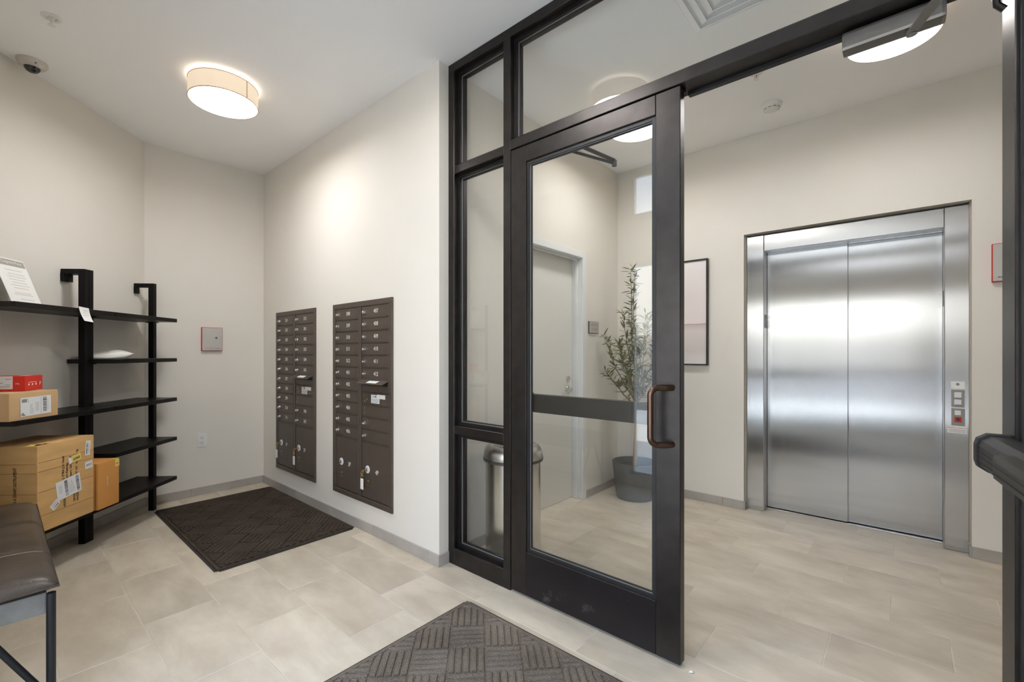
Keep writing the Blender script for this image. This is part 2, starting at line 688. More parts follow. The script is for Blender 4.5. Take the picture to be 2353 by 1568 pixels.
bm = bmesh.new()
box(bm, XB - .12, -2.062, YM, YS + .11, 0, CEIL)
struct('wall_mailbox', bm, M_WALL, 'beige painted wall holding the two mailbox panels')
bm = bmesh.new()
box(bm, XB - .12, XB, 0.70, YM, 0, CEIL)
struct('wall_end', bm, M_WALL, 'beige painted end wall with the outlet')
bm = bmesh.new()
pts = [WA(-.02, 0, 0), WA(2.3, 0, 0), WA(2.3, -.14, 0), WA(-.02, -.14, 0)]
v0 = [bm.verts.new(p) for p in pts]
v1 = [bm.verts.new((p[0], p[1], CEIL)) for p in pts]
bm.faces.new(v0)
bm.faces.new(v1)
for i in range(4):
    bm.faces.new((v0[i], v0[(i + 1) % 4], v1[(i + 1) % 4], v1[i]))
struct('wall_diagonal', bm, M_WALL, 'beige painted diagonal wall behind the shelves')

DY0, DY1, DZ = 2.335, 3.355, 2.12      # utility door frame outside
bm = bmesh.new()
box(bm, XU - .16, XU, YS + .11, DY0, 0, CEIL)
box(bm, XU - .16, XU, DY1, YE + .2, 0, CEIL)
box(bm, XU - .16, XU, DY0, DY1, DZ, CEIL)
struct('wall_utility', bm, M_WALL, 'beige painted lobby side wall around the utility room door')
EX0, EX1, EZ = -0.964, 0.318, 2.20
bm = bmesh.new()
box(bm, XU, EX0, YE, YE + .2, 0, CEIL)
box(bm, EX1, XR, YE, YE + .2, 0, CEIL)
box(bm, EX0, EX1, YE, YE + .2, EZ, CEIL)
struct('wall_elevator', bm, M_WALL, 'beige painted lobby wall around the elevator')
bm = bmesh.new()
box(bm, XR, XR + .1, YF - .1, 4.2, 0, CEIL)
struct('wall_right', bm, M_WALL, 'beige painted side wall')
bm = bmesh.new()
box(bm, .266, XR, YS, YS + .11, 0, CEIL)
struct('wall_partition', bm, M_WALL, 'beige painted wall beside the glass doors')
# glazed entrance wall behind the camera
bm = bmesh.new()
box(bm, -3.6, -1.96, YF - .1, YF, 0, CEIL)
box(bm, 1.0, XR, YF - .1, YF, 0, CEIL)
box(bm, -1.96, 1.0, YF - .1, YF, 2.10, 2.54)
box(bm, -1.96, 1.0, YF - .1, YF, 0, 0.10)
box(bm, -1.96, 1.0, YF - .1, YF, 2.95, CEIL)
struct('wall_front', bm, M_WALL, 'beige painted entrance wall around the street windows')
win = thing('window_2', 'street window with slim pale frame', None, kind='structure')
del win['label']
for (a, b, c, d) in ((-1.96, -.72, .10, 2.10), (-.68, .14, .10, 2.10), (.18, 1.0, .10, 2.10), (-1.96, 1.0, 2.54, 2.95)):
    bm = bmesh.new()
    box(bm, a, b, YF - .075, YF - .025, c, c + .03)
    box(bm, a, b, YF - .075, YF - .025, d - .03, d)
    box(bm, a, a + .03, YF - .075, YF - .025, c, d)
    box(bm, b - .03, b, YF - .075, YF - .025, c, d)
    obj('window_frame', bm, M_FRAMEW if a < -1 else M_BRONZE, win)
    if a > -1:
        bm = bmesh.new()
        box(bm, a, b, YF - .08, YF - .02, .10, .30)
        box(bm, a, b, YF - .02, YF + .04, .95, 1.03)
        obj('door_rail', bm, M_BRONZE, win)
    bm = bmesh.new()
    box(bm, a + .02, b - .02, YF - .054, YF - .048, c + .02, d - .02)
    obj('pane', bm, M_GLASS, win)
bm = bmesh.new()
box(bm, -.72, -.68, YF - .08, YF, .1, 2.1)
box(bm, .14, .18, YF - .08, YF, .1, 2.1)
obj('mullion', bm, M_BRONZE, win)


# baseboards: cut tile pieces
def baseboard(name, p0, p1, nrm, first=0.6, inset0=0.0, inset1=0.0):
    """tile pieces along p0->p1 with thickness towards nrm"""
    root = bpy.data.objects.new(name, None)
    COL.objects.link(root)
    root['kind'] = 'structure'
    p0, p1, nrm = Vector(p0 + (0,)), Vector(p1 + (0,)), Vector(nrm + (0,))
    d = (p1 - p0)
    L = d.length
    d.normalize()
    a = 0.0
    ln = first
    while a < L - 1e-4:
        b = min(L, a + ln)
        ln = 0.602
        bm = bmesh.new()
        q = [p0 + d * (a + .001), p0 + d * (b - .001)]
        vs_ = []
        for z in (0.001, 0.068):
            for (pp, t) in ((q[0], 0), (q[1], 0), (q[1], .011), (q[0], .011)):
                vv = pp + nrm * t
                vs_.append(bm.verts.new((vv.x, vv.y, z)))
        for f in ((0, 1, 2, 3), (4, 5, 6, 7), (0, 1, 5, 4), (1, 2, 6, 5), (2, 3, 7, 6), (3, 0, 4, 7)):
            bm.faces.new([vs_[i] for i in f])
        obj('baseboard_tile', bm, M_BASE, root, local=True)
        a = b
    return root


baseboard('baseboard_mailbox', (XB, YM), (-2.062 + .011, YM), (0, -1), 0.13)
baseboard('baseboard_return', (-2.062, YM), (-2.062, YS - .001), (1, 0))
baseboard('baseboard_end', (XB, .83), (XB, YM - .011), (1, 0), 0.3)
baseboard('baseboard_diagonal', WA(0.005, 0, 0)[:2], WA(2.0, 0, 0)[:2], (.70711, .70711), 0.45)
baseboard('baseboard_utility', (XU, DY1), (XU, YE), (1, 0))
baseboard('baseboard_utility_near', (XU, YS + .11), (XU, DY0), (1, 0))
baseboard('baseboard_elevator', (XU, YE), (EX0, YE), (0, -1), 0.35)
baseboard('baseboard_elevator_return', (EX0, YE - .011), (EX0, 4.0), (1, 0))
baseboard('baseboard_elevator_right', (EX1, YE), (XR, YE), (0, -1), 0.5)
baseboard('baseboard_elevator_return_right', (EX1, YE - .011), (EX1, 4.0), (-1, 0))

# ------------------------------------------------------------------ storefront frame
sf = thing('window_1', 'dark bronze storefront frame with sidelight and transom glass', None, (-2.062, YS, 0), kind='structure')
YB = YS + .11


def member(name, x0, x1, z0, z1, y0=YS, y1=YB, parent=None, m=None, bev=0.0025):
    b = bmesh.new()
    box(b, x0, x1, y0, y1, z0, z1, bev)
    return obj(name, b, m or M_BRONZE, parent or sf)


member('head_rail', -2.062, .266, 2.93, 2.979)
member('jamb', -2.062, -2.011, 0.0, 2.93)
member('mullion', -1.618, -1.567, 0.0, 2.93)
member('jamb', .215, .266, 0.0, 2.93)
member('door_header', -1.567, .215, 2.33, 2.382)
member('sidelight_rail', -2.011, -1.618, 2.318, 2.364)
member('sidelight_rail', -2.011, -1.618, .777, .825)
member('sill_rail', -2.011, -1.618, 0.0, .100)
b = bmesh.new()
box(b, -.669, .215, 1.875, YB - .002, 2.318, 2.331)
box(b, -1.567, -.669, 1.838, 1.852, 2.318, 2.331)
obj('door_stop', b, M_BRONZE2, sf)


def ring(name, x0, x1, z0, z1, wd, y0, y1, m, parent):
    b = bmesh.new()
    box(b, x0, x1, y0, y1, z0, z0 + wd)
    box(b, x0, x1, y0, y1, z1 - wd, z1)
    box(b, x0, x0 + wd, y0, y1, z0 + wd, z1 - wd)
    box(b, x1 - wd, x1, y0, y1, z0 + wd, z1 - wd)
    return obj(name, b, m, parent)


for (x0, x1, z0, z1) in ((-2.011, -1.618, .100, .777), (-2.011, -1.618, .825, 2.318), (-2.011, -1.618, 2.364, 2.93), (-1.567, .215, 2.382, 2.93)):
    ring('glazing_stop', x0, x1, z0, z1, .020, YS + .030, YB - .030, M_BRONZE, sf)
    ring('glazing_bead', x0 + .020, x1 - .020, z0 + .020, z1 - .020, .0035, YS + .044, YB - .044, M_BEAD, sf)
    ring('gasket', x0 + .0235, x1 - .0235, z0 + .0235, z1 - .0235, .006, YS + .0495, YB - .0495, M_BRONZE2, sf)
    b = bmesh.new()
    box(b, x0 + .018, x1 - .018, YS + .052, YS + .058, z0 + .018, z1 - .018)
    obj('pane', b, M_GLASS, sf)


# ------------------------------------------------------------------ glass door leaves
def m_scuff():
    N = NT('scuffed_bronze_rail')
    tcn = N.n('ShaderNodeTexCoord')
    nz = N.n('ShaderNodeTexNoise')
    nz.inputs['Scale'].default_value = 7.0
    nz.inputs['Detail'].default_value = 9.0
    nz.inputs['Roughness'].default_value = 0.72
    N.l(tcn.outputs['Object'], nz.inputs['Vector'])
    cr = N.n('ShaderNodeValToRGB')
    e = cr.color_ramp.elements
    e[0].position = 0.58
    e[0].color = (0.030, 0.026, 0.027, 1)
    e[1].position = 0.86
    e[1].color = (0.20, 0.19, 0.19, 1)
    N.l(nz.outputs['Fac'], cr.inputs[0])
    N.l(cr.outputs[0], N.b.inputs['Base Color'])
    N.b.inputs['Metallic'].default_value = 0.7
    N.b.inputs['Roughness'].default_value = 0.40
    return N.m


M_SCUFF = m_scuff()


def door_leaf(name, label, loc, rz):
    """hinge edge at local x=0, leaf runs to +x, near face at local y=0, body y 0..045"""
    d = thing(name, label, None, loc, rz, kind='structure')
    W, H = .893, 2.323
    sw = .102

    def part(nm, x0, x1, z0, z1, y0=0, y1=.045, m=None, bev=.0025):
        b = bmesh.new()
        box(b, x0, x1, y0, y1, z0, z1, bev)
        return obj(nm, b, m or M_BRONZE, d, local=True)
    part('hinge_stile', 0, sw, .012, H)
    part('lock_stile', W - sw, W, .012, H)
    part('top_rail', sw, W - sw, H - .083, H)
    part('bottom_rail', sw, W - sw, .012, .235, m=M_SCUFF)
    x0, x1, z0, z1 = sw, W - sw, .235, H - .083

    def lring(nm, a0, a1, c0, c1, wd, y0, y1, m):
        b = bmesh.new()
        box(b, a0, a1, y0, y1, c0, c0 + wd)
        box(b, a0, a1, y0, y1, c1 - wd, c1)
        box(b, a0, a0 + wd, y0, y1, c0 + wd, c1 - wd)
        box(b, a1 - wd, a1, y0, y1, c0 + wd, c1 - wd)
        obj(nm, b, m, d, local=True)
    lring('glazing_stop', x0, x1, z0, z1, .016, .008, .037, M_BRONZE2)
    lring('glazing_bead', x0 + .016, x1 - .016, z0 + .016, z1 - .016, .003, .015, .030, M_BEAD)
    lring('gasket', x0 + .019, x1 - .019, z0 + .019, z1 - .019, .004, .0175, .0275, M_BRONZE2)
    b = bmesh.new()
    box(b, x0 + .014, x1 - .014, .0195, .0255, z0 + .014, z1 - .014)
    obj('pane', b, M_GLASS, d, local=True)
    # panic device on the push side (local +y)
    b = bmesh.new()
    prof = [(0, .950), (.040, .950), (.058, .962), (.062, .975), (.062, 1.015), (.058, 1.030), (.040, 1.042), (0, 1.042)]
    rows = []
    for x in (.075, W - .075):
        rows.append([b.verts.new((x, .045 + p[0], p[1])) for p in prof])
    n = len(prof)
    for i in range(n):
        b.faces.new((rows[0][i], rows[0][(i + 1) % n], rows[1][(i + 1) % n], rows[1][i]))
    b.faces.new(rows[0])
    b.faces.new(rows[1][::-1])
    pb = obj('panic_bar', b, mat('panic_bar_dark', (0.020, 0.019, 0.016, 1), 0.40, metal=0.6, noise=.2, nscale=30), d, local=True)
    for zz in (.975, .988, 1.001, 1.014):
        b = bmesh.new()
        box(b, .082, W - .08, .107, .1082, zz - .0009, zz + .0009)
        obj('groove', b, M_BRONZE2, pb, local=True)
    b = bmesh.new()
    prof2 = [(.055, .974), (.078, .974), (.088, .984), (.090, 1.022), (.086, 1.036), (.055, 1.036)]
    rows = []
    for x in (.34, W - .09):
        rows.append([b.verts.new((x, .045 + p[0], p[1])) for p in prof2])
    n = len(prof2)
    for i in range(n):
        b.faces.new((rows[0][i], rows[0][(i + 1) % n], rows[1][(i + 1) % n], rows[1][i]))
    b.faces.new(rows[0])
    b.faces.new(rows[1][::-1])
    obj('touch_bar', b, mat('touch_bar_dark', (0.036, 0.034, 0.029, 1), 0.38, metal=0.6), pb, local=True)
    for zz in (.995, 1.012):
        b = bmesh.new()
        box(b, .345, W - .095, .1335, .1357, zz - .001, zz + .001)
        obj('groove', b, M_BRONZE2, pb, local=True)
    b = bmesh.new()
    rows = []
    for x in (.058, .082):
        rows.append([b.verts.new((x, .044 + p[0] * 1.08, .996 + (p[1] - .996) * 1.10)) for p in prof])
    n = len(prof)
    for i in range(n):
        b.faces.new((rows[0][i], rows[0][(i + 1) % n], rows[1][(i + 1) % n], rows[1][i]))
    b.faces.new(rows[0])
    b.faces.new(rows[1][::-1])
    obj('end_cap', b, M_BRONZE2, pb, local=True)
    # pull handle on the near side, offset towards the hinge
    b = bmesh.new()
    bx = W - .032
    pts_ = []
    for (z, s0) in ((1.118, 1), (.889, -1)):
        seq = [(bx, 0.002, z), (bx - .008, -.018, z), (bx - .022, -.036, z)]
        for k in range(7):            # rounded bend into the grip
            a = k / 6 * PI / 2
            o_s, o_z = .030 * math.sin(a), .030 * (1 - math.cos(a))
            seq.append((bx - .040 - o_s * .72, -.046 - o_s * .80, z - s0 * o_z))
        pts_ += seq if s0 == 1 else seq[::-1]
    tube(b, pts_, .0125, 12)
    obj('pull_handle', b, M_HANDLE, d, smooth=True, local=True)
    return d, W, H


leafL, LW, LH = door_leaf('door_2', 'closed dark bronze glass door leaf with tubular pull handle', (-1.562, YS, 0), 0)
# closer of the closed leaf, on its far side
b = bmesh.new()
box(b, -1.30, -1.02, YS + .046, YS + .10, 2.252, 2.318, .010, 2)
obj('closer_body', b, M_BRONZE, leafL)
b = bmesh.new()
tube(b, [(-1.235, YS + .10, 2.30), (-1.165, 2.175, 2.285)], .010, 8)
tube(b, [(-1.165, 2.175, 2.285), (-1.165, 2.175, 2.255)], .013, 10)
tube(b, [(-1.165, 2.175, 2.270), (-1.36, 1.905, 2.325)], .008, 8)
obj('closer_arm', b, M_BRONZE, leafL, smooth=True)

# right leaf: hinged at the right jamb, swung open towards the viewer
AO = math.radians(96)
# local +x must run from the hinge along (sin6,-cos6); the push side (local +y) faces -x world
ang = math.atan2(-math.cos(math.radians(6)), math.sin(math.radians(6)))
leafR = None


def door_leaf_mirror():
    """same leaf, mirrored so that its push side looks to the left"""
    d, W, H = door_leaf('door_3', 'open dark bronze glass door leaf with black panic bar', (.246, YS, 0), ang)
    for ch in list(d.children):
        for g in [ch] + list(ch.children):
            me = g.data
            me.transform(Matrix.Diagonal((1, -1, 1, 1)))
            me.flip_normals()
    return d


leafR = door_leaf_mirror()
# overhead closer of the open leaf, hung under the header
b = bmesh.new()
box(b, -.155, .098, 1.852, 1.905, 2.262, 2.322, .010, 2)
cl = obj('closer_body', b, mat('closer_satin_bronze', (0.20, 0.185, 0.165, 1), 0.3, metal=0.7), leafR)
b = bmesh.new()
tube(b, [(.02, 1.878, 2.25), (.02, 1.878, 2.264)], .014, 12)
v_ = [(.005, 1.87, 2.252), (.035, 1.87, 2.252), (.165, 1.58, 2.262), (.140, 1.57, 2.262)]
lo = [b.verts.new(p) for p in v_]
hi = [b.verts.new((p[0], p[1], p[2] + .006)) for p in v_]
b.faces.new(lo[::-1])
b.faces.new(hi)
for i in range(4):
    b.faces.new((lo[i], lo[(i + 1) % 4], hi[(i + 1) % 4], hi[i]))
obj('closer_arm', b, mat('closer_arm_steel', (0.30, 0.29, 0.27, 1), 0.35, metal=0.7), cl)
b = bmesh.new()
tube(b, [(.196, 1.70, 2.14), (.182, 1.695, 2.155), (.178, 1.69, 2.19), (.180, 1.685, 2.26)], .008, 8)
obj('stay_arm', b, M_BRONZE, leafR, smooth=True)

# ------------------------------------------------------------------ utility room door
ud = thing('door_1', 'plain white utility room door in a white metal frame', None, (XU, DY0, 0), kind='structure')
FX0, FX1 = XU - .15, XU + .012
b = bmesh.new()
box(b, FX0, FX1, DY0, DY0 + .055, 0, DZ, .003)
box(b, FX0, FX1, DY1 - .055, DY1, 0, DZ, .003)
box(b, FX0, FX1, DY0 + .055, DY1 - .055, DZ - .055, DZ, .003)
fr_ = obj('door_frame', b, M_FRAMEW, ud)
b = bmesh.new()
box(b, XU - .128, XU - .118, DY0 + .055, DY0 + .072, 0, DZ - .055)
box(b, XU - .062, XU - .040, DY1 - .069, DY1 - .055, 0, DZ - .055, .002)
box(b, XU - .062, XU - .040, DY0 + .055, DY1 - .055, DZ - .069, DZ - .055, .002)
obj('door_stop', b, M_FRAMEW, fr_)
b = bmesh.new()
box(b, XU - .145, XU - .100, DY0 + .058, DY1 - .058, .008, DZ - .058, .001)
lf = obj('leaf', b, M_DOORW, ud)
b = bmesh.new()
XL = XU - .100
lathe(b, [(.032, 0), (.032, .006), (.026, .012), (.012, .016), (.012, .045), (0.0, .045)], 24, (XL, 3.235, .945), 'x')
tube(b, [(XL + .042, 3.235, .945), (XL + .046, 3.20, .945), (XL + .048, 3.13, .941)], .009, 10)
obj('lever_handle', b, M_SILVER, lf, smooth=True)
b = bmesh.new()
lathe(b, [(.022, 0), (.022, .012), (.014, .018), (0, .019)], 20, (XL, 3.235, 1.035), 'x')
obj('deadbolt', b, M_SILVER, lf, smooth=True)

# ================================================================== elevator
ev = thing('elevator_entrance', 'brushed stainless steel elevator doors with frame in the lobby wall', 'elevator', ((EX0 + EX1) / 2, 4.0, 0))


def epart(nm, x0, x1, y0, y1, z0, z1, m, bev=.003, parent=None):
    b = bmesh.new()
    box(b, x0, x1, y0, y1, z0, z1, bev)
    return obj(nm, b, m, parent or ev)


jl = epart('jamb', -.957, -.834, 4.0, 4.17, 0.001, 2.188, M_STEELJ)
jr = epart('jamb', .199, .313, 4.0, 4.17, 0.001, 2.188, M_STEELJ)
epart('header', -.834, .199, 4.004, 4.17, 2.063, 2.188, M_STEELJ)
d1 = epart('door_panel', -.832, -.307, 4.112, 4.130, .012, 2.075, M_STEEL, .002)
d2 = epart('door_panel', -.315, .198, 4.134, 4.152, .012, 2.075, M_STEEL, .002)
epart('sill', -.834, .199, 4.098, 4.17, 0.0005, .006, M_ALU, .001)
M_STEELR = mat('stainless_return', (0.42, 0.42, 0.42, 1), 0.32, metal=1.0)
epart('jamb_return', -.8345, -.8325, 4.004, 4.110, .001, 2.063, M_STEELR, 0, jl)
epart('jamb_return', .1975, .1995, 4.004, 4.132, .001, 2.063, M_STEELR, 0, jr)
epart('header_soffit', -.832, .197, 4.008, 4.110, 2.0610, 2.0635, M_STEELR, 0)
epart('shaft_light_block', -1.15, .50, 4.175, 4.20, -.05, 2.40, M_BRONZE2, 0)  # added sheet behind the doors; keeps outdoor sun from leaking in
b = bmesh.new()
box(b, -.967, -.955, 3.985, 4.02, 0, 2.197)
obj('caulk_joint', b, mat('caulk', srgb(176, 166, 152), .8), ev)
b = bmesh.new()
box(b, .311, .320, 3.985, 4.02, 0, 2.197)
obj('caulk_joint', b, mat('caulk', srgb(176, 166, 152), .8), ev)
# floor plates on the jamb returns
pl = epart('floor_plate', -.834, -.8305, 4.020, 4.095, 1.455, 1.56, M_DARKPL, .0005, jl)
b = bmesh.new()
cx_, cy_ = 4.064, 1.52
star = [(cx_ + (.018 if k % 2 == 0 else .008) * math.sin(2 * PI * k / 10), cy_ + (.018 if k % 2 == 0 else .008) * math.cos(2 * PI * k / 10)) for k in range(10)]
b.faces.new([b.verts.new((-.8300, p[0], p[1])) for p in star])
obj('star_mark', b, M_PAPER, jl)
text('floor_number', '1', .05, M_PAPER, jl, T((-.8302, 4.04, 1.49)) @ FACE_PX)
epart('floor_plate', .1955, .199, 4.020, 4.095, 1.56, 1.66, M_DARKPL, .0005, jr)
# call station
Y4 = 4.0
epart('notice_card', .228, .292, Y4 - .002, Y4, 1.030, 1.075, M_PAPER, .0003, jr)
b = bmesh.new()
lathe(b, [(.0085, -.0005), (.0085, .0005)], 20, (.260, Y4 - .0025, 1.058), 'y')
lathe(b, [(.0045, -.0009), (.0045, .0002)], 16, (.260, Y4 - .0025, 1.058), 'y')
obj('notice_mark', b, M_INKG, jr)
epart('button_plate', .231, .290, Y4 - .004, Y4, .912, 1.022, M_GREYPL, .001, jr)
for z in (.990, .945):
    p_ = epart('call_button', .244, .277, Y4 - .010, Y4 - .004, z - .017, z + .017, M_WHITEM, .002, jr)
epart('key_plate', .231, .292, Y4 - .004, Y4, .796, .905, M_GREYPL, .001, jr)
epart('call_button', .246, .275, Y4 - .008, Y4 - .004, .862, .892, M_WHITE, .002, jr)
epart('key_label', .244, .277, Y4 - .006, Y4 - .004, .818, .850, M_RED, .0005, jr)
b = bmesh.new()
lathe(b, [(.009, -.006), (.009, 0)], 20, (.260, Y4 - .006, .836), 'y')
obj('key_switch', b, M_DARKPL, jr)
epart('warning_label', .213, .301, Y4 - .0015, Y4, .747, .790, M_PAPER, .0003, jr)
text('warning_text', 'EMERGENCY OPERATION', .0075, M_INKR, jr, T((.257, Y4 - .0018, .781)) @ FACE_MY)
text('warning_text', 'IN FIRE EMERGENCY, DO NOT', .0055, M_INKB, jr, T((.257, Y4 - .0018, .767)) @ FACE_MY)
text('warning_text', 'USE ELEVATOR. USE EXIT STAIRS', .005, M_INKB, jr, T((.257, Y4 - .0018, .757)) @ FACE_MY)

# ================================================================== mailboxes
def add_lock(parent, x, z, y):
    b = bmesh.new()
    lathe(b, [(.0155, 0), (.0155, -.004), (.0125, -.009), (.0125, -.015), (0, -.016)], 14, (0, 0, 0), 'y')
    box(b, -.003, .009, -.022, -.014, -.006, .006, .002)
    return obj('lock', b, M_SILVER, parent, smooth=True, local=True, loc=(x, y, z))


def mailbox(label, X0, X1, cl_, cr_, left, right, parcels, seed):
    """X0..X1 outside of the frame; cl_/cr_ = column x-ranges; right entries: number, None, 'hood', 'sticker', 'lock'"""
    Z0, Z1 = .200, 1.623
    root = thing('mailbox_panel', label, 'mailbox', ((X0 + X1) / 2, YM, Z0))
    y = YM
    rim = .036
    b = bmesh.new()
    box(b, X0, X1, y - .012, y + .02, Z1 - rim, Z1, .002)
    box(b, X0, X1, y - .012, y + .02, Z0, Z0 + rim, .002)
    box(b, X0, X0 + rim, y - .012, y + .02, Z0 + rim, Z1 - rim, .002)
    box(b, X1 - rim, X1, y - .012, y + .02, Z0 + rim, Z1 - rim, .002)
    obj('frame', b, M_MAIL, root)
    b = bmesh.new()
    box(b, X0 + .02, X1 - .02, y - .001, y + .02, Z0 + .02, Z1 - .02)
    obj('backing', b, M_MAILDK, root)
    b = bmesh.new()
    box(b, cl_[1], cr_[0], y - .009, y + .002, Z0 + rim, Z1 - rim, .002)
    obj('centre_post', b, M_MAIL, root)
    pitch, top = .0865, 1.5865
    # inner bead
    b = bmesh.new()
    for (c0, c1) in (cl_, cr_):
        for i in range(12):
            z = top - pitch * i
            box(b, c0, c1, y - .0105, y + .001, z - .0022, z + .0022, .0008)
        box(b, c0 - .004, c0, y - .0105, y + .001, Z0 + rim, Z1 - rim, .0008)
        box(b, c1, c1 + .004, y - .0105, y + .001, Z0 + rim, Z1 - rim, .0008)
    obj('divider_grid', b, M_MAIL, root)
    wl = cl_[1] - cl_[0] - .004
    wr = cr_[1] - cr_[0] - .004

    def door_mesh(wd, ht):
        b = bmesh.new()
        box(b, -wd / 2, wd / 2, -.007, .001, -ht / 2, ht / 2, .0015)
        return finish(b, 'compartment_door', M_MAIL)
    for (col, wd, items) in ((cl_, wl, left), (cr_, wr, right)):
        me = door_mesh(wd, pitch - .0065)
        cx = (col[0] + col[1]) / 2
        for i, it in enumerate(items):
            zc = top - pitch * (i + .5)
            dr = obj('compartment_door', me, None, root, local=True, loc=(cx - (X0 + X1) / 2, 0, zc - Z0))
            if isinstance(it, str) and it.isdigit():
                add_lock(dr, col[0] + .040 - cx, -.003, -.007)
                text('unit_number', it, .040, M_INK, dr, T((col[0] + .182 - cx, -.0078, 0)) @ FACE_MY, world=False, sx=.92)
            elif it == 'lock':
                add_lock(dr, col[0] + .040 - cx, -.003, -.007)
            elif it == 'hood':
                b = bmesh.new()
                w2 = wd / 2 - .004
                t0, t1 = pitch / 2 + .004, pitch / 2 - .022
                for (xa, xb) in ((-w2, w2),):
                    q = [(xa, -.004, t0), (xb, -.004, t0), (xb, -.062, t1), (xa, -.062, t1)]
                    lo = [b.verts.new(p) for p in q]
                    hi = [b.verts.new((p[0], p[1] + .001, p[2] - .004)) for p in q]
                    b.faces.new(lo)
                    b.faces.new(hi[::-1])
                    for k in range(4):
                        b.faces.new((lo[k], lo[(k + 1) % 4], hi[(k + 1) % 4], hi[k]))
                obj('mail_slot_hood', b, M_MAIL, dr, local=True)
                b = bmesh.new()
                f = lambda u, v: (u, -.004 - .058 * v, t0 - (t0 - t1) * v + .0008)
                quad(b, [f(-.045, .30), f(.075, .30), f(.075, .80), f(-.045, .80)])
                obj('slot_label', b, M_PAPER, dr, local=True)
                b = bmesh.new()
                box(b, -w2 + .01, w2 - .01, -.0078, -.006, .006, .030)
                obj('slot_opening', b, M_MAILDK, dr, local=True)
            elif it == 'sticker':
                b = bmesh.new()
                box(b, -.046, .056, -.0080, -.0068, -.028, .030)
                obj('sticker', b, M_LABEL, dr, local=True)
                b = bmesh.new()
                box(b, .030, .125, -.0088, -.0072, .006, .034)
                obj('sticker', b, M_PAPER, dr, local=True)
                b = bmesh.new()
                for k in range(4):
                    box(b, -.040, .048, -.0083, -.0079, -.022 + k * .007, -.020 + k * .007)
                box(b, -.030, -.026, -.0083, -.0079, .012, .025)
                box(b, -.018, -.012, -.0083, -.0079, .012, .025)
                box(b, -.002, .020, -.0083, -.0079, .012, .025)
                obj('sticker_print', b, M_INKG, dr, local=True)
                b = bmesh.new()
                for (a, c) in ((-.125, .015), (-.125, -.018), (.128, .020), (.128, -.020), (.10, -.018)):
                    lathe(b, [(.0045, 0), (.0045, -.002), (0, -.0028)], 8, (a, -.007, c), 'y')
                obj('rivet', b, M_SILVER, dr, local=True)['kind'] = 'stuff'
                b = bmesh.new()
                lathe(b, [(.008, 0), (.008, -.003), (0, -.004)], 10, (-.098, -.007, -.004), 'y')
                obj('key_slot', b, M_BRASS, dr, local=True)
            elif it == 'rivets':
                b = bmesh.new()
                for c in (.018, -.016):
                    lathe(b, [(.0045, 0), (.0045, -.002), (0, -.0028)], 8, (-.125, -.007, c), 'y')
                obj('rivet', b, M_SILVER, dr, local=True)['kind'] = 'stuff'
    # parcel doors
    zt, zb = top - pitch * 11 - .004, Z0 + rim + .006
    for (col, wd, nm, lx, tx) in parcels:
        cx = (col[0] + col[1]) / 2
        dr = obj('parcel_door', door_mesh(wd if wd else (col[1] - col[0] - .004), zt - zb), None, root, local=True,
                 loc=(cx - (X0 + X1) / 2, 0, (zt + zb) / 2 - Z0))
        zc = .442 - (zt + zb) / 2
        b = bmesh.new()
        lathe(b, [(.027, 0), (.027, -.003), (.024, -.005), (0, -.005)], 28, (0, 0, 0), 'y')
        rg = obj('lock_ring', b, M_WHITEM, dr, local=True, loc=(lx - cx, -.007, zc))
        b = bmesh.new()
        lathe(b, [(.012, 0), (.012, -.006), (.009, -.008), (0, -.008)], 18, (lx - cx, -.012, zc), 'y')
        lathe(b, [(.0035, -.0082), (.0035, -.0085)], 10, (lx - cx, -.012, zc), 'y')
        obj('lock', b, M_SILVER, dr, smooth=True, local=True)
        b = bmesh.new()
        lathe(b, [(.007, 0), (.006, -.003), (0, -.004)], 12, (lx - cx + .006, -.007, zc - .080), 'y')
        for (ax, az) in ((-.012, -.045), (.014, -.045), (-.012, -.108), (.014, -.108)):
            lathe(b, [(.0032, 0), (.0032, -.002), (0, -.0025)], 8, (lx - cx + ax, -.007, zc + az), 'y')
        obj('rivet', b, M_BRASS, dr, local=True)['kind'] = 'stuff'
        text('door_number', nm, .046, M_INK, dr, T((tx - cx, -.0078, zc - .006)) @ FACE_MY, world=False, sx=.85)
    return root


c1l, c1r = (-4.331, -4.008), (-3.968, -3.637)
mailbox('dark bronze mailbox panel beside the wall corner, numbered 201 to 307', -4.369, -3.599, c1l, c1r,
        [str(201 + i) for i in range(11)], ['212', '301', '302', '303', '304', '305', 'hood', 'sticker', 'rivets', '306', '307'],
        [(c1l, None, '1P', -4.254, -4.150), (c1r, None, '2P', -3.900, -3.795)], 1)
c2l, c2r = (-3.269, -2.942), (-2.901, -2.562)
mailbox('dark bronze mailbox panel nearest the glass doors, numbered 308 to 412', -3.307, -2.524, c2l, c2r,
        ['308', '309', '310', '311', '312', '401', '402', '403', '404', '405', '406'],
        ['407', '408', '409', '410', '411', '412', 'hood', 'sticker', 'rivets', 'lock', 'lock'],
        [(c2l, None, '3P', -3.181, -3.068), (c2r, None, '4P', -2.822, -2.706)], 2)


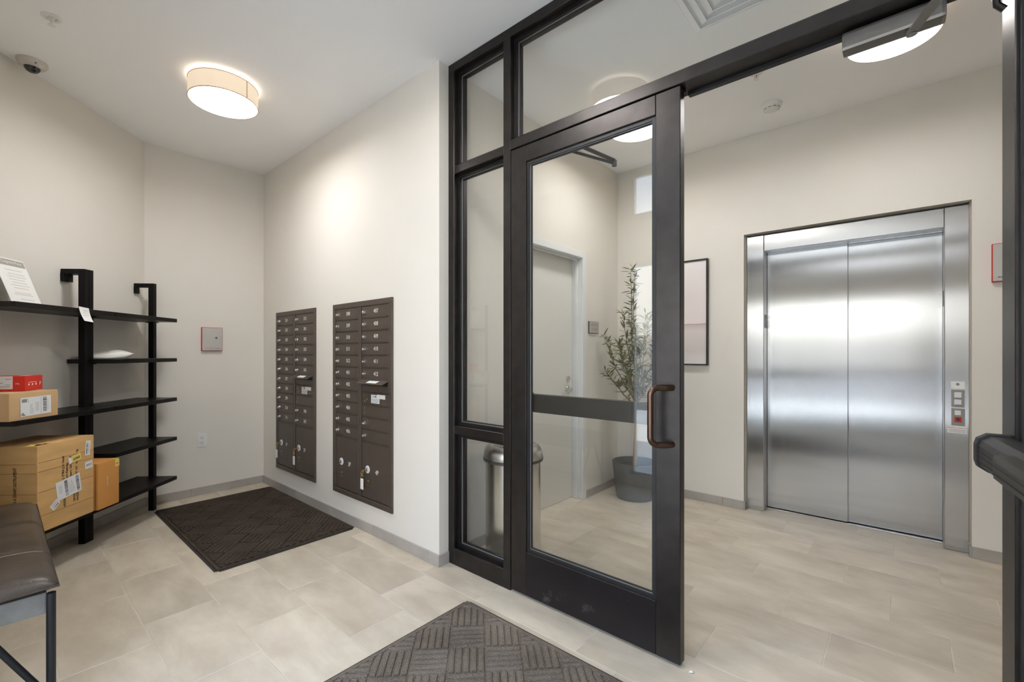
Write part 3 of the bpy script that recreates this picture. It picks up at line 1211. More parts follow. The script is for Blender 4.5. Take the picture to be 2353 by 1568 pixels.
def key(x, label, big=False):
    k = thing('key', label, 'key', (x, YM - .02, .442), group='keys hanging in the parcel doors')
    y0 = YM - .022
    b = bmesh.new()
    box(b, x - .002, x + .002, y0 - .016, y0 + .002, .440, .446)
    lathe(b, [(.010, -.0014), (.010, .0014)], 14, (x - .002, y0 - .022, .438), 'x')
    obj('key_blade', b, M_BRASS, k)
    b = bmesh.new()
    for i in range(3):
        zc = .424 - i * .011
        pts_ = [(x - .010 + .0065 * math.cos(t * PI / 5) * (1 if i % 2 else .5), y0 - .024 + .0065 * math.cos(t * PI / 5) * (.3 if i % 2 else 1), zc + .0075 * math.sin(t * PI / 5)) for t in range(11)]
        tube(b, pts_, .0014, 6, cap=False)
    obj('ring', b, M_BRASS, k)
    if big:
        b = bmesh.new()
        lathe(b, [(.014, -.001), (.014, .001)], 16, (x - .010, y0 - .024, .400), 'y')
        box(b, x - .015, x - .005, y0 - .025, y0 - .023, .372, .392)
        obj('spare_key', b, M_BRASS, k)
    z1 = .385 if not big else .378
    b = bmesh.new()
    box(b, x - .028, x + .008, y0 - .026, y0 - .022, z1 - .075, z1, .002)
    tg = obj('tag', b, M_PAPER, k)
    return k


key(-4.254, 'key with white tag hanging in the 1P parcel door lock')
key(-3.900, 'brass keys with white tag hanging in the 2P parcel door lock', True)
key(-2.822, 'key with white tag hanging in the 4P parcel door lock')

# ================================================================== shelf units (frame: s along the wall, n away from it)
SZ = [.270 + .3145 * k for k in range(5)]


def shelf_unit(label, s0, s1, ps, levels):
    u = thing('ladder_shelf', label, 'shelf', WA((s0 + s1) / 2, 0, 0), RZA, 'black ladder shelves on the diagonal wall')
    c = (s0 + s1) / 2
    for k in levels:
        b = bmesh.new()
        box(b, s0 - c, s1 - c, .012, .318, SZ[k] - .028, SZ[k], .0015)
        sh = obj('shelf_board', b, M_SHELF, u, local=True)
        for p in ps:
            b = bmesh.new()
            box(b, p - c - .03, p - c + .03, .10, .16, SZ[k] - .033, SZ[k] - .028)
            obj('bracket', b, M_BLACK, sh, local=True)
    for p in ps:
        b = bmesh.new()
        box(b, p - c - .0165, p - c + .0165, .112, .152, 0, 1.808, .001)
        obj('post', b, M_BLACK, u, local=True)
        b = bmesh.new()
        box(b, p - c - .0165, p - c + .0165, .004, .112, 1.776, 1.808, .001)
        box(b, p - c - .0165, p - c + .0165, .002, .024, 1.728, 1.776, .001)
        obj('wall_hook', b, M_BLACK, u, local=True)
    return u


shelf_unit('black five-tier ladder shelf nearest the wall outlet', .112, .722, (.115, .705), (0, 1, 2, 3, 4))
shelf_unit('black three-tier ladder shelf loaded with the large parcels', .727, 1.375, (.740, 1.365), (0, 2, 4))


def WAthing(name, label, cat, s, n, z, rot=0.0, group=None):
    return thing(name, label, cat, WA(s, n, z), RZA + rot, group)


def FACE(m4):
    return m4


def barcode(b, x0, x1, y, z0, z1, n=14, seed=1, vert=False):
    rd = random.Random(seed)
    span = (z1 - z0) if vert else (x1 - x0)
    a = 0.0
    while a < span:
        wd = rd.choice((.0012, .0020, .0032)) * 1.4
        if a + wd > span:
            break
        if vert:
            box(b, x0, x1, y, y + .0003, z0 + a, z0 + a + wd)
        else:
            box(b, x0 + a, x0 + a + wd, y, y + .0003, z0, z1)
        a += wd + rd.choice((.0012, .0022))


# --- large carton: local x = -s direction on its front?  keep local x=s, y=n
def carton(name, label, s0, s1, n0, n1, z0, z1, m, bev=.006):
    t = WAthing(name, label, 'box', (s0 + s1) / 2, (n0 + n1) / 2, z0)
    b = bmesh.new()
    hx, hy, h = (s1 - s0) / 2, (n1 - n0) / 2, z1 - z0
    box(b, -hx, hx, -hy, hy, 0.0005, h, bev, 2)
    body = obj('carton_body', b, m, t, smooth=True, local=True)
    return t, body, hx, hy, h


bigbox, bb, hx, hy, h = carton('shipping_box', 'large tan carton with long address label on the lowest shelf', .925, 1.285, .012, .345, .270, .748, M_CARD)
# creases on the front and side
for z in (.385, .335, .222, .090):
    b = bmesh.new()
    box(b, -hx + .006, hx - .006, hy - .0005, hy + .0006, z, z + .0022)
    box(b, hx - .0005, hx + .0006, -hy + .006, hy - .006, z - .006, z - .0038)
    obj('crease', b, M_CREASE, bb, local=True)
b = bmesh.new()
box(b, hx - .0005, hx + .0008, -.035, -.031, .01, h - .006)
box(b, -.01, -.006, -hy + .006, hy - .01, h - .0006, h + .0008) if False else None
obj('side_seam', b, M_CREASE, bb, local=True)
YFR = T((0, hy + .0010, 0)) @ FACE_PY


def onfront(u, v):
    """u to the right as seen, v up, from the front's centre-bottom"""
    return T((-u, hy + .0010, v)) @ FACE_PY


# vertical print lines
VR = Matrix.Rotation(PI / 2, 4, 'Z')
for (u, v, s_, sz) in ((-.028, .315, 'ALL ETRA JLA Hotel', .020), (-.004, .300, 'port Pathway', .020), (.020, .305, 'Riverport, GA 31407', .020), (.060, .330, 'GIFT NT. WT. 4.4  kg', .020), (-.018, .120, 'ADDR', .020), (.044, .135, 'GROSS', .020), (.066, .130, 'MADE', .020)):
    text('box_print', s_, sz, M_INKB, bb, onfront(u, v) @ VR, world=False, sx=.9)
# side print
text('box_print', 'OPEN WITH A SHARP INSTRUMENT', .024, M_INKB, bb, T((hx + .001, .055, .225)) @ FACE_PX @ VR, world=False, sx=.72)


def flat(name, pts, m, parent, M):
    b = bmesh.new()
    f = [b.verts.new(M @ Vector((p[0], p[1], 0))) for p in pts]
    g = [b.verts.new(M @ Vector((p[0], p[1], .0007))) for p in pts]
    b.faces.new(f[::-1])
    b.faces.new(g)
    n = len(pts)
    for i in range(n):
        b.faces.new((f[i], f[(i + 1) % n], g[(i + 1) % n], g[i]))
    return obj(name, b, m, parent, local=True)


def lab(parent, M, w_, h_, seed, bars, lines, name='address_label'):
    l_ = flat(name, [(-w_ / 2, -h_ / 2), (w_ / 2, -h_ / 2), (w_ / 2, h_ / 2), (-w_ / 2, h_ / 2)], M_LABEL, parent, M)
    b = bmesh.new()
    rd = random.Random(seed)
    M2 = M @ T((0, 0, .0008))
    for (x0, x1, y0, y1, along) in bars:
        a = 0.0
        sp = (y1 - y0) if along else (x1 - x0)
        while a < sp - .002:
            wd = rd.choice((.0015, .0025, .004))
            if along:
                q = [(x0, y0 + a), (x1, y0 + a), (x1, min(y1, y0 + a + wd)), (x0, min(y1, y0 + a + wd))]
            else:
                q = [(x0 + a, y0), (min(x1, x0 + a + wd), y0), (min(x1, x0 + a + wd), y1), (x0 + a, y1)]
            b.faces.new([b.verts.new(M2 @ Vector((p[0], p[1], 0))) for p in q])
            a += wd + rd.choice((.0015, .003))
    obj('barcode', b, M_INKB, l_, local=True)
    b = bmesh.new()
    for (x0, x1, y0, y1) in lines:
        b.faces.new([b.verts.new(M2 @ Vector(p + (0,))) for p in ((x0, y0), (x1, y0), (x1, y1), (x0, y1))])
    obj('label_print', b, M_INKG, l_, local=True)
    return l_


Rz = lambda a: Matrix.Rotation(math.radians(a), 4, 'Z')
lab(bb, onfront(.008, .205) @ Rz(8), .155, .108, 3,
    [(.048, .068, -.045, .045, True), (-.026, -.006, -.045, .045, True)],
    [(.002 + .008 * i, .0035 + .008 * i, -.04, -.04 + l) for i, l in enumerate((.07, .05, .075, .06, .03))] + [(-.062 + .008 * i, -.0605 + .008 * i, -.02, .03) for i in range(3)])
lab(bb, onfront(-.078, .128) @ Rz(40), .055, .036, 4, [(-.018, .018, -.012, -.004, False)], [(-.02, .018, .004 + .005 * i, .0055 + .005 * i) for i in range(2)])
lab(bb, onfront(.135, .405) @ Rz(-4), .036, .090, 5, [(-.012, -.002, -.035, .035, True)], [(.004, .0055, -.035, .03), (.009, .0105, -.03, .02)])
flat('sticker', [(-.026, -.022), (.026, -.022), (.026, .022), (-.026, .022)], M_LABEL, bb, onfront(.142, .300) @ Rz(4))
text('sticker_number', '0023', .020, M_INKG, bb, onfront(.142, .300) @ Rz(4) @ T((0, 0, .0012)), world=False)
flat('sticker', [(-.046, -.018), (.034, -.018), (.034, .018), (-.046, .018)], M_PAPER, bb, onfront(.052, .362) @ Rz(12))
flat('sticker', [(-.026, -.019), (.034, -.019), (.036, .021), (-.026, .019)], M_YELLOW, bb, onfront(.052, .362) @ Rz(12) @ T((0, 0, .0008)))
text('sticker_number', '0403', .022, M_INKB, bb, onfront(.056, .362) @ Rz(192) @ T((0, 0, .002)), world=False)
# torn yellow slip curling on the top edge
b = bmesh.new()
g_ = []
for i in range(7):
    a = i / 6.0
    g_.append((b.verts.new((hx - .005 - .085 * a, hy - .055 + .03 * a, h + .001 + .006 * math.sin(a * 9))), b.verts.new((hx - .000 - .085 * a, hy - .018 + .012 * a, h + .001 + .009 * abs(math.sin(a * 7))))))
for i in range(6):
    b.faces.new((g_[i][0], g_[i][1], g_[i + 1][1], g_[i + 1][0]))
obj('torn_slip', b, M_YELLOW, bb, local=True)

ob2, bb2, hx, hy, h = carton('shipping_box', 'narrow orange-brown carton wedged beside the large carton', .752, .915, .165, .362, .270, .562, M_CARD3, .004)
b = bmesh.new()
box(b, hx - .0005, hx + .0009, hy - .016, hy - .012, .004, h - .004)
box(b, hx - .0005, hx + .0009, hy - .034, hy - .030, .004, h - .004)
obj('flap_gap', b, M_CREASE, bb2, local=True)
flat('sticker', [(-.034, -.050), (.0, -.050), (.0, -.002), (-.034, -.002)], M_YELLOW, bb2, T((-hx + .0 - .0, hy + .001, h)) @ FACE_PY)
flat('sticker', [(-.034, -.0), (.0, -.0), (.0, .026), (-.034, .026)], M_YELLOW, bb2, T((-hx, hy, h + .0006)) @ Matrix.Rotation(PI, 4, 'Z'))
text('sticker_print', 'SKU', .010, M_INKB, bb2, T((-hx + .018, hy + .002, h - .030)) @ FACE_PY, world=False)
text('brand_print', 'DERMATICA', .010, M_LABEL, bb2, T((.012, hy + .0012, .165)) @ FACE_PY @ Rz(-90), world=False, sx=1.1)

sb, bb3, hx, hy, h = carton('shipping_box', 'small tan carton with a P label on the middle shelf', 1.125, 1.398, .158, .312, .898, 1.046, M_CARD2, .006)
lab(bb3, onfront(.006, .070) @ Rz(1), .170, .100, 8, [(.038, .060, -.038, .042, True)],
    [(.026, .0275, -.046, .044)] + [(-.032 + .007 * i, -.0305 + .007 * i, -.04, -.04 + l) for i, l in enumerate((.05, .055, .03))] + [(-.002 + .007 * i, -.0005 + .007 * i, -.03, .02) for i in range(3)] + [(-.078, -.050, .024, .042), (-.045, -.043, .02, .045), (.066, .0675, -.03, .03)])
text('label_letter', 'P', .028, M_INKB, bb3, onfront(-.062, .030) @ Rz(91) @ T((0, 0, .0012)), world=False, sx=1.1)

rb = WAthing('parcel_box', 'small bright red carton on top of the tan carton', 'box', 1.252, .252, 1.0475, math.atan2(-.049, -.154))
# local +x runs along the short lit face (towards -s), local +y towards the wall side
b = bmesh.new()
box(b, 0, .162, .0, .155, 0.0005, .082, .0015)
rbb = obj('carton_body', b, M_RED, rb, local=True)
b = bmesh.new()
box(b, .055, .115, .02, .05, .0815, .0826)
obj('top_label', b, M_PAPER, rbb, local=True)
b = bmesh.new()
box(b, -.001, .0002, .050, .146, .012, .082)
obj('side_label', b, M_LABEL, rbb, local=True)
b = bmesh.new()
for i, (a, c) in enumerate(((.06, .10), (.06, .08), (.09, .13))):
    box(b, -.0016, -.0009, a, c, .024 + .010 * i, .0265 + .010 * i)
box(b, -.0016, -.0009, .055, .080, .064, .067)
obj('label_print', b, M_INKG, rbb, local=True)
b = bmesh.new()
box(b, .030, .105, -.0012, .0002, .0455, .0475)
for a in (.034, .066, .098):
    lathe(b, [(.006, -.0012), (.006, .0002)], 10, (a, 0, .034), 'y')
obj('print_icons', b, M_PAPER, rbb, local=True)
text('print_logo', 'p', .030, M_PAPER, rbb, T((.136, -.0012, .042)) @ FACE_MY, world=False)
text('print_word', 'PA', .014, M_PAPER, rbb, T((-.0012, .030, .040)) @ FACE_MY @ Matrix.Rotation(-PI / 2, 4, 'Y'), world=False)

# white poly mailer: a plump, creased bag with a flat sealed end
pm = WAthing('poly_mailer', 'crumpled white plastic mailer bag on the second shelf', 'parcel', .562, .130, SZ[3], math.atan2(.53, -.85))
b = bmesh.new()
nx, ny = 40, 26
rd = random.Random(5)
cre = [(rd.uniform(-1, 1), rd.uniform(-1, 1), rd.uniform(0, PI), rd.uniform(.10, .35), rd.choice((-1, 1)) * rd.uniform(.002, .006)) for _ in range(26)]


def crease(u, v):
    h_ = 0.0
    for (cu1, cv1, an, ln, am) in cre:
        du, dv = u - cu1, v - cv1
        al = du * math.cos(an) + dv * math.sin(an)
        ac = -du * math.sin(an) + dv * math.cos(an)
        h_ += am * math.exp(-(al / ln) ** 2 - (ac / .06) ** 2)
    return h_


top_, bot_ = [], []
for i in range(nx + 1):
    rt, rb_ = [], []
    for j in range(ny + 1):
        u, v = i / nx * 2 - 1, j / ny * 2 - 1
        e = max(0.0, (1 - abs(u) ** 3)) * max(0.0, (1 - abs(v) ** 3))
        fat = .62 + .38 * math.exp(-((u - .25) / .6) ** 2)
        x = u * .130 * (1 - .07 * (1 - v * v))
        y = v * .071 * (1 - .09 * (1 - u * u))
        lift = .026 * max(0.0, u) ** 1.6 + .010 * max(0.0, -u) ** 2
        rt.append(b.verts.new((x, y, .010 + lift + .050 * fat * e ** .42 + crease(u, v) * e ** .25)))
        rb_.append(b.verts.new((x, y, max(.0008, .0085 + lift - .034 * e ** .4))))
    top_.append(rt)
    bot_.append(rb_)
for i in range(nx):
    for j in range(ny):
        b.faces.new((top_[i][j], top_[i + 1][j], top_[i + 1][j + 1], top_[i][j + 1]))
        b.faces.new((bot_[i][j], bot_[i][j + 1], bot_[i + 1][j + 1], bot_[i + 1][j]))
for i in range(nx):
    b.faces.new((top_[i][0], bot_[i][0], bot_[i + 1][0], top_[i + 1][0]))
    b.faces.new((top_[i][ny], top_[i + 1][ny], bot_[i + 1][ny], bot_[i][ny]))
for j in range(ny):
    b.faces.new((top_[0][j], top_[0][j + 1], bot_[0][j + 1], bot_[0][j]))
    b.faces.new((top_[nx][j], bot_[nx][j], bot_[nx][j + 1], top_[nx][j + 1]))
obj('bag_body', b, M_POLY, pm, smooth='all', local=True)
b = bmesh.new()
q = [(.125, -.068), (.143, -.066), (.145, .064), (.125, .067)]
lo = [b.verts.new((p[0], p[1], .0350 if p[0] < .13 else .040)) for p in q]
hi = [b.verts.new((p[0], p[1], .0358 if p[0] < .13 else .0408)) for p in q]
b.faces.new(lo[::-1])
b.faces.new(hi)
for k in range(4):
    b.faces.new((lo[k], lo[(k + 1) % 4], hi[(k + 1) % 4], hi[k]))
obj('sealed_edge', b, M_POLY, pm, local=True)

# leaning notice on the top shelf
az, lean = math.radians(10), math.radians(20)
ns = WAthing('notice_stand', 'white printed notice in a clear stand on the top shelf', 'sign', 1.05, .160, SZ[4] + .0005, az)
# local x to the sign's left as seen (towards +s), local -y leans to the wall
ML = Matrix.Rotation(lean, 4, 'X')      # lean the top back towards -y
sw_, sh_ = .216, .279


def signbox(nm, x0, x1, y0, y1, z0, z1, m, par):
    b = bmesh.new()
    box(b, x0, x1, y0, y1, z0, z1)
    bmesh.ops.transform(b, matrix=ML, verts=b.verts)
    return obj(nm, b, m, par, local=True)


sheet = signbox('notice_sheet', 0, sw_, -.001, .001, 0, sh_, M_PAPER, ns)
signbox('header_band', .006, sw_ - .006, .0008, .0014, sh_ - .046, sh_ - .008, mat('notice_band_grey', srgb(168, 163, 150), .7), sheet)
b = bmesh.new()
rd = random.Random(9)
for i, zz in enumerate((.205, .182, .165, .148, .131, .114, .097, .068, .058, .030)):
    l0 = .045 + rd.uniform(-.01, .01)
    box(b, l0, sw_ - l0 - rd.uniform(0, .03), .0009, .0013, zz, zz + .0035)
bmesh.ops.transform(b, matrix=ML, verts=b.verts)
obj('body_lines', b, mat('notice_faint_print', srgb(205, 198, 190), .8), sheet, local=True)
text('header_text', 'Congested Places', .022, M_PAPER, sheet, ML @ T((sw_ / 2 - .012, .0016, sh_ - .024)) @ FACE_PY, world=False, sx=.9)
b = bmesh.new()
lathe(b, [(.010, 0), (.010, .0006)], 18, (sw_ - .026, .0012, sh_ - .026), 'y')
bmesh.ops.transform(b, matrix=ML, verts=b.verts)
obj('header_logo', b, M_PAPER, sheet, local=True)
# acrylic easel
b = bmesh.new()
vsb = []
foot = .030
for x in (.01, sw_ - .01):
    vsb.append([b.verts.new((x, -.002, .0)), b.verts.new((x, -foot - .09, .0)), b.verts.new((x, -.060, .165)), b.verts.new((x, -.0575, .165)), b.verts.new((x, -foot - .086, .003)), b.verts.new((x, -.002, .003))])
n = 6
for i in range(n):
    b.faces.new((vsb[0][i], vsb[0][(i + 1) % n], vsb[1][(i + 1) % n], vsb[1][i]))
b.faces.new(vsb[0])
b.faces.new(vsb[1][::-1])
obj('easel', b, M_GLASS, ns, local=True)

# paper slip taped to the top shelf edge, its lower end curling forward
sl = WAthing('paper_slip', 'small white paper slip taped to the front edge of the top shelf', 'paper', .968, .3185, 1.446)
b = bmesh.new()
g_ = []
for i in range(9):
    a = i / 8
    off = .004 + .020 * (1 - a) ** 2
    g_.append((b.verts.new((-.034 - .010 * (1 - a), off, .086 * a)), b.verts.new((.042 - .016 * (1 - a), off + .004, .086 * a + .006))))
g2 = [(b.verts.new(p.co + Vector((0, .0005, 0))), b.verts.new(q.co + Vector((0, .0005, 0)))) for p, q in g_]
for i in range(8):
    b.faces.new((g_[i][0], g_[i][1], g_[i + 1][1], g_[i + 1][0]))
    b.faces.new((g2[i][0], g2[i + 1][0], g2[i + 1][1], g2[i][1]))
    b.faces.new((g_[i][0], g_[i + 1][0], g2[i + 1][0], g2[i][0]))
    b.faces.new((g_[i][1], g2[i][1], g2[i + 1][1], g_[i + 1][1]))
b.faces.new((g_[0][0], g2[0][0], g2[0][1], g_[0][1]))
b.faces.new((g_[8][0], g_[8][1], g2[8][1], g2[8][0]))
sl_o = obj('slip', b, M_PAPER, sl, local=True)
b = bmesh.new()
for i in range(3):
    zz = .040 + .014 * i
    off = .004 + .020 * (1 - zz / .086) ** 2
    box(b, -.024, .024 - .008 * i, off + .0015, off + .0045, zz, zz + .002)
obj('slip_print', b, mat('slip_faint_print', srgb(206, 200, 194), .8), sl_o, local=True)

# ================================================================== bench
bx0, bx1, by0, by1 = -3.45, -2.20, -.290, .148
bn = thing('bench', 'grey leather bench with black tube legs in front of the shelves', 'bench', ((bx0 + bx1) / 2, (by0 + by1) / 2, 0))
b = bmesh.new()
nx, ny = 64, 20
ZE = .456
top_, bot_ = [], []
seams = [bx0 + (bx1 - bx0) * 25 / nx, bx0 + (bx1 - bx0) * 47 / nx]
for i in range(nx + 1):
    rt, rb_ = [], []
    x = bx0 + (bx1 - bx0) * i / nx
    u = i / nx * 2 - 1
    sd = min(abs(x - s) for s in seams)
    for j in range(ny + 1):
        v = j / ny * 2 - 1
        y = by0 + (by1 - by0) * j / ny
        e = (1 - abs(u) ** 14) * (1 - abs(v) ** 5)
        groove = -.009 * math.exp(-(sd / .010) ** 2) * (e > .02)
        puck = .004 * math.sin(x * 23 + y * 9) * e * .5
        cx2 = 1 - .012 * (1 - u * u) * 0
        rt.append(b.verts.new((x, y, ZE + .002 + .046 * max(0, e) ** .45 + groove + puck)))
        rb_.append(b.verts.new((x, y, ZE - .022 * max(0, e) ** .3)))
    top_.append(rt)
    bot_.append(rb_)
for i in range(nx):
    for j in range(ny):
        b.faces.new((top_[i][j], top_[i + 1][j], top_[i + 1][j + 1], top_[i][j + 1]))
        b.faces.new((bot_[i][j], bot_[i][j + 1], bot_[i + 1][j + 1], bot_[i + 1][j]))
for i in range(nx):
    b.faces.new((top_[i][0], bot_[i][0], bot_[i + 1][0], top_[i + 1][0]))
    b.faces.new((top_[i][ny], top_[i + 1][ny], bot_[i + 1][ny], bot_[i][ny]))
for j in range(ny):
    b.faces.new((top_[0][j], top_[0][j + 1], bot_[0][j + 1], bot_[0][j]))
    b.faces.new((top_[nx][j], bot_[nx][j], bot_[nx][j + 1], top_[nx][j + 1]))
cu_ = obj('seat_cushion', b, M_LEATHER, bn, smooth='all')
b = bmesh.new()
tube(b, [(bx0, by0, ZE), (bx1, by0, ZE), (bx1 + .002, by1, ZE), (bx0, by1 + .002, ZE), (bx0, by0, ZE)], .0035, 6)
obj('piping', b, M_LEATHER, cu_)
for s in seams:
    b = bmesh.new()
    pts_ = []
    for j in range(1, ny):
        v = j / ny * 2 - 1
        e = (1 - abs(v) ** 5)
        pts_.append((s, by0 + (by1 - by0) * j / ny, ZE + .0035 + .046 * max(0, e) ** .45 - .0075))
    tube(b, pts_, .0016, 5)
    obj('seam', b, M_STITCH, cu_)
b = bmesh.new()
box(b, bx0 + .02, bx1 - .014, by0 + .02, by1 - .028, .366, .438, .006, 2)
obj('apron', b, M_LEATHER2, bn)
for (x, y) in ((bx0 + .03, by0 + .03), (bx0 + .03, by1 - .018), (bx1 - .012, by0 + .03), (bx1 - .012, by1 - .018)):
    b = bmesh.new()
    tube(b, [(x, y, 0), (x, y, .434)], .0125, 12)
    obj('leg', b, M_LEG, bn, smooth=True)
for x in (bx1 - .012, bx0 + .03):
    b = bmesh.new()
    tube(b, [(x, by1 - .022, .075), (x, -.030, .372)], .010, 10)
    tube(b, [(x, by0 + .034, .075), (x, -.112, .372)], .010, 10)
    obj('brace', b, M_LEG, bn, smooth=True)


# ================================================================== entrance mats
def floor_mat(label, x0, x1, y0, y1, mc, mr, grp, q=.150):
    t = thing('entrance_mat', label, 'mat', ((x0 + x1) / 2, (y0 + y1) / 2, 0), group=grp)
    hx, hy = (x1 - x0) / 2, (y1 - y0) / 2
    b = bmesh.new()
    vs_ = box(b, -hx, hx, -hy, hy, 0.0006, .0055)
    es = [e for e in b.edges if abs(e.verts[0].co.x - e.verts[1].co.x) < 1e-6 and abs(e.verts[0].co.y - e.verts[1].co.y) < 1e-6]
    bmesh.ops.bevel(b, geom=es, offset=.022, segments=4, affect='EDGES')
    obj('rubber_base', b, mr, t, local=True)
    bw = .030
    b = bmesh.new()
    box(b, -hx + bw, hx - bw, -hy + bw, hy - bw, .004, .0085)
    obj('carpet_field', b, mc, t, local=True)
    b = bmesh.new()
    bd = .018
    for (a0, a1, c0, c1) in ((-hx + bw - bd, hx - bw + bd, -hy + bw - bd, -hy + bw), (-hx + bw - bd, hx - bw + bd, hy - bw, hy - bw + bd), (-hx + bw - bd, -hx + bw, -hy + bw, hy - bw), (hx - bw, hx - bw + bd, -hy + bw, hy - bw)):
        box(b, a0, a1, c0, c1, .004, .0125, .004, 2)
    obj('border', b, mc, t, local=True)
    # ridges: squares set diagonally, their bars turning by 90 degrees from one to the next
    b = bmesh.new()
    R = Matrix.Rotation(PI / 4, 4, 'Z')
    nn = int((hx + hy) / q) + 2
    for i in range(-nn, nn + 1):
        for j in range(-nn, nn + 1):
            c = R @ Vector(((i + .5) * q, (j + .5) * q, 0))
            if abs(c.x) > hx + q * .6 or abs(c.y) > hy + q * .6:
                continue
            nb = 5
            for k in range(nb):
                o = (k - (nb - 1) / 2) * q / nb
                hw, hl = q / nb * .40, q * .465
                prof = [(-hw, 0), (-hw * .72, .0055), (0, .0078), (hw * .72, .0055), (hw, 0)]
                rows = []
                for e in (-hl, hl):
                    row = []
                    for (pp, hh) in prof:
                        p = (o + pp, e) if (i + j) % 2 == 0 else (e, o + pp)
                        v = R @ Vector(((i + .5) * q + p[0], (j + .5) * q + p[1], 0))
                        row.append(b.verts.new((v.x, v.y, .0083 + hh)))
                    rows.append(row)
                for m_ in range(4):
                    b.faces.new((rows[0][m_], rows[0][m_ + 1], rows[1][m_ + 1], rows[1][m_]))
                b.faces.new(rows[0])
                b.faces.new(rows[1][::-1])
    for (co, no) in (((-hx + bw + .004, 0, 0), (-1, 0, 0)), ((hx - bw - .004, 0, 0), (1, 0, 0)), ((0, -hy + bw + .004, 0), (0, -1, 0)), ((0, hy - bw - .004, 0), (0, 1, 0))):
        g = b.verts[:] + b.edges[:] + b.faces[:]
        bmesh.ops.bisect_plane(b, geom=g, plane_co=co, plane_no=no, clear_outer=True)
    r_ = obj('ridges', b, mc, t, smooth=True, local=True)
    r_['kind'] = 'stuff'
    return t


floor_mat('dark brown ridged mat under the mailboxes', -4.462, -2.956, .828, 1.700, M_CARPET1, M_RUBBER1, 'ridged entrance mats')
floor_mat('ridged mat in front of the glass doors, sky light painted into its grey-brown', -1.665, -.160, .735, 1.572, M_CARPET2, M_RUBBER, 'ridged entrance mats')


# ================================================================== ceiling lamps and fittings
def drum_lamp(x, y, label, md=None):
    t = thing('ceiling_lamp', label, 'lamp', (x, y, CEIL), group='drum ceiling lamps')
    R_, zb, zt = .190, -.131, -.020
    b = bmesh.new()
    n = 64
    r = [[], [], [], []]
    for k in range(n):
        a = 2 * PI * k / n
        for i, (rr, z) in enumerate(((R_, zb), (R_, zt), (R_ - .003, zt), (R_ - .003, zb))):
            r[i].append(b.verts.new((rr * math.cos(a), rr * math.sin(a), z)))
    for i in range(4):
        for k in range(n):
            b.faces.new((r[i][k], r[i][(k + 1) % n], r[(i + 1) % 4][(k + 1) % n], r[(i + 1) % 4][k]))
    sh = obj('shade', b, M_SHADE, t, smooth=True, local=True)
    b = bmesh.new()
    for z in (zb, zt):
        pts_ = [((R_ + .0005) * math.cos(2 * PI * k / 64), (R_ + .0005) * math.sin(2 * PI * k / 64), z + (.002 if z == zb else -.002)) for k in range(65)]
        tube(b, pts_, .0019, 6, cap=False)
    sa_ = math.radians(23)
    tube(b, [((R_ + .0008) * math.cos(sa_), (R_ + .0008) * math.sin(sa_), zb), ((R_ + .0008) * math.cos(sa_), (R_ + .0008) * math.sin(sa_), zt)], .0019, 6)
    obj('trim', b, M_TRIM, sh, local=True)
    b = bmesh.new()
    lathe(b, [(0, zb + .024), (R_ - .016, zb + .026), (R_ - .005, zb + .030), (R_ - .005, zb + .032), (0, zb + .032)], 48)
    obj('diffuser', b, md or M_DIFF, t, smooth=True, local=True)
    b = bmesh.new()
    lathe(b, [(0, 0), (.150, 0), (.150, -.022), (0, -.022)], 32)
    obj('canopy', b, M_GLOW, t, local=True)
    b = bmesh.new()
    lathe(b, [(0, zb + .034), (R_ - .004, zb + .034), (R_ - .004, zb + .038), (0, zb + .038)], 40)
    obj('uplight_shield', b, M_WHITE, t, local=True)  # added disc hidden in the drum; blocks the diffuser's upward light
    return t


drum_lamp(-3.275, .965, 'round drum ceiling lamp above the shelves and mailboxes')
drum_lamp(-1.410, .990, 'round drum ceiling lamp mirrored in the transom glass', M_DIFF3)
drum_lamp(-1.440, 3.010, 'round drum ceiling lamp in the lobby seen through the door glass', M_DIFF2)
drum_lamp(-.040, 2.985, 'round drum ceiling lamp in the lobby nearest the elevator', M_DIFF2)

# air diffuser
dx0, dx1, dy0, dy1 = -.930, -.320, 1.955, 2.565
ad_ = thing('air_diffuser', 'square white ceiling air diffuser above the glass doors', 'vent', ((dx0 + dx1) / 2, (dy0 + dy1) / 2, CEIL))


def step_ring(nm, a0, a1, z0, z1, parent, m):
    b = bmesh.new()
    q0 = [(-a0, -a0), (a0, -a0), (a0, a0), (-a0, a0)]
    q1 = [(-a1, -a1), (a1, -a1), (a1, a1), (-a1, a1)]
    rings = [[b.verts.new(p + (z0,)) for p in q0], [b.verts.new(p + (z1,)) for p in q1], [b.verts.new(p + (z1 + .003,)) for p in q1], [b.verts.new(p + (z0 + .003,)) for p in q0]]
    for i in range(4):
        for k in range(4):
            b.faces.new((rings[i][k], rings[i][(k + 1) % 4], rings[(i + 1) % 4][(k + 1) % 4], rings[(i + 1) % 4][k]))
    return obj(nm, b, m, parent, local=True)


step_ring('face_frame', .305, .215, -.006, -.006, ad_, M_CEIL)
for i in range(4):
    a = .214 - i * .045
    step_ring('louvre', a, a - .034, -.004 - .002, -.020, ad_, M_CEIL)
b = bmesh.new()
box(b, -.036, .036, -.036, .036, -.016, -.013)
obj('centre_plate', b, M_CEIL, ad_, local=True)
b = bmesh.new()
box(b, -.30, .30, -.30, .30, -.003, -.0005)
obj('backing', b, M_CEIL, ad_, local=True)


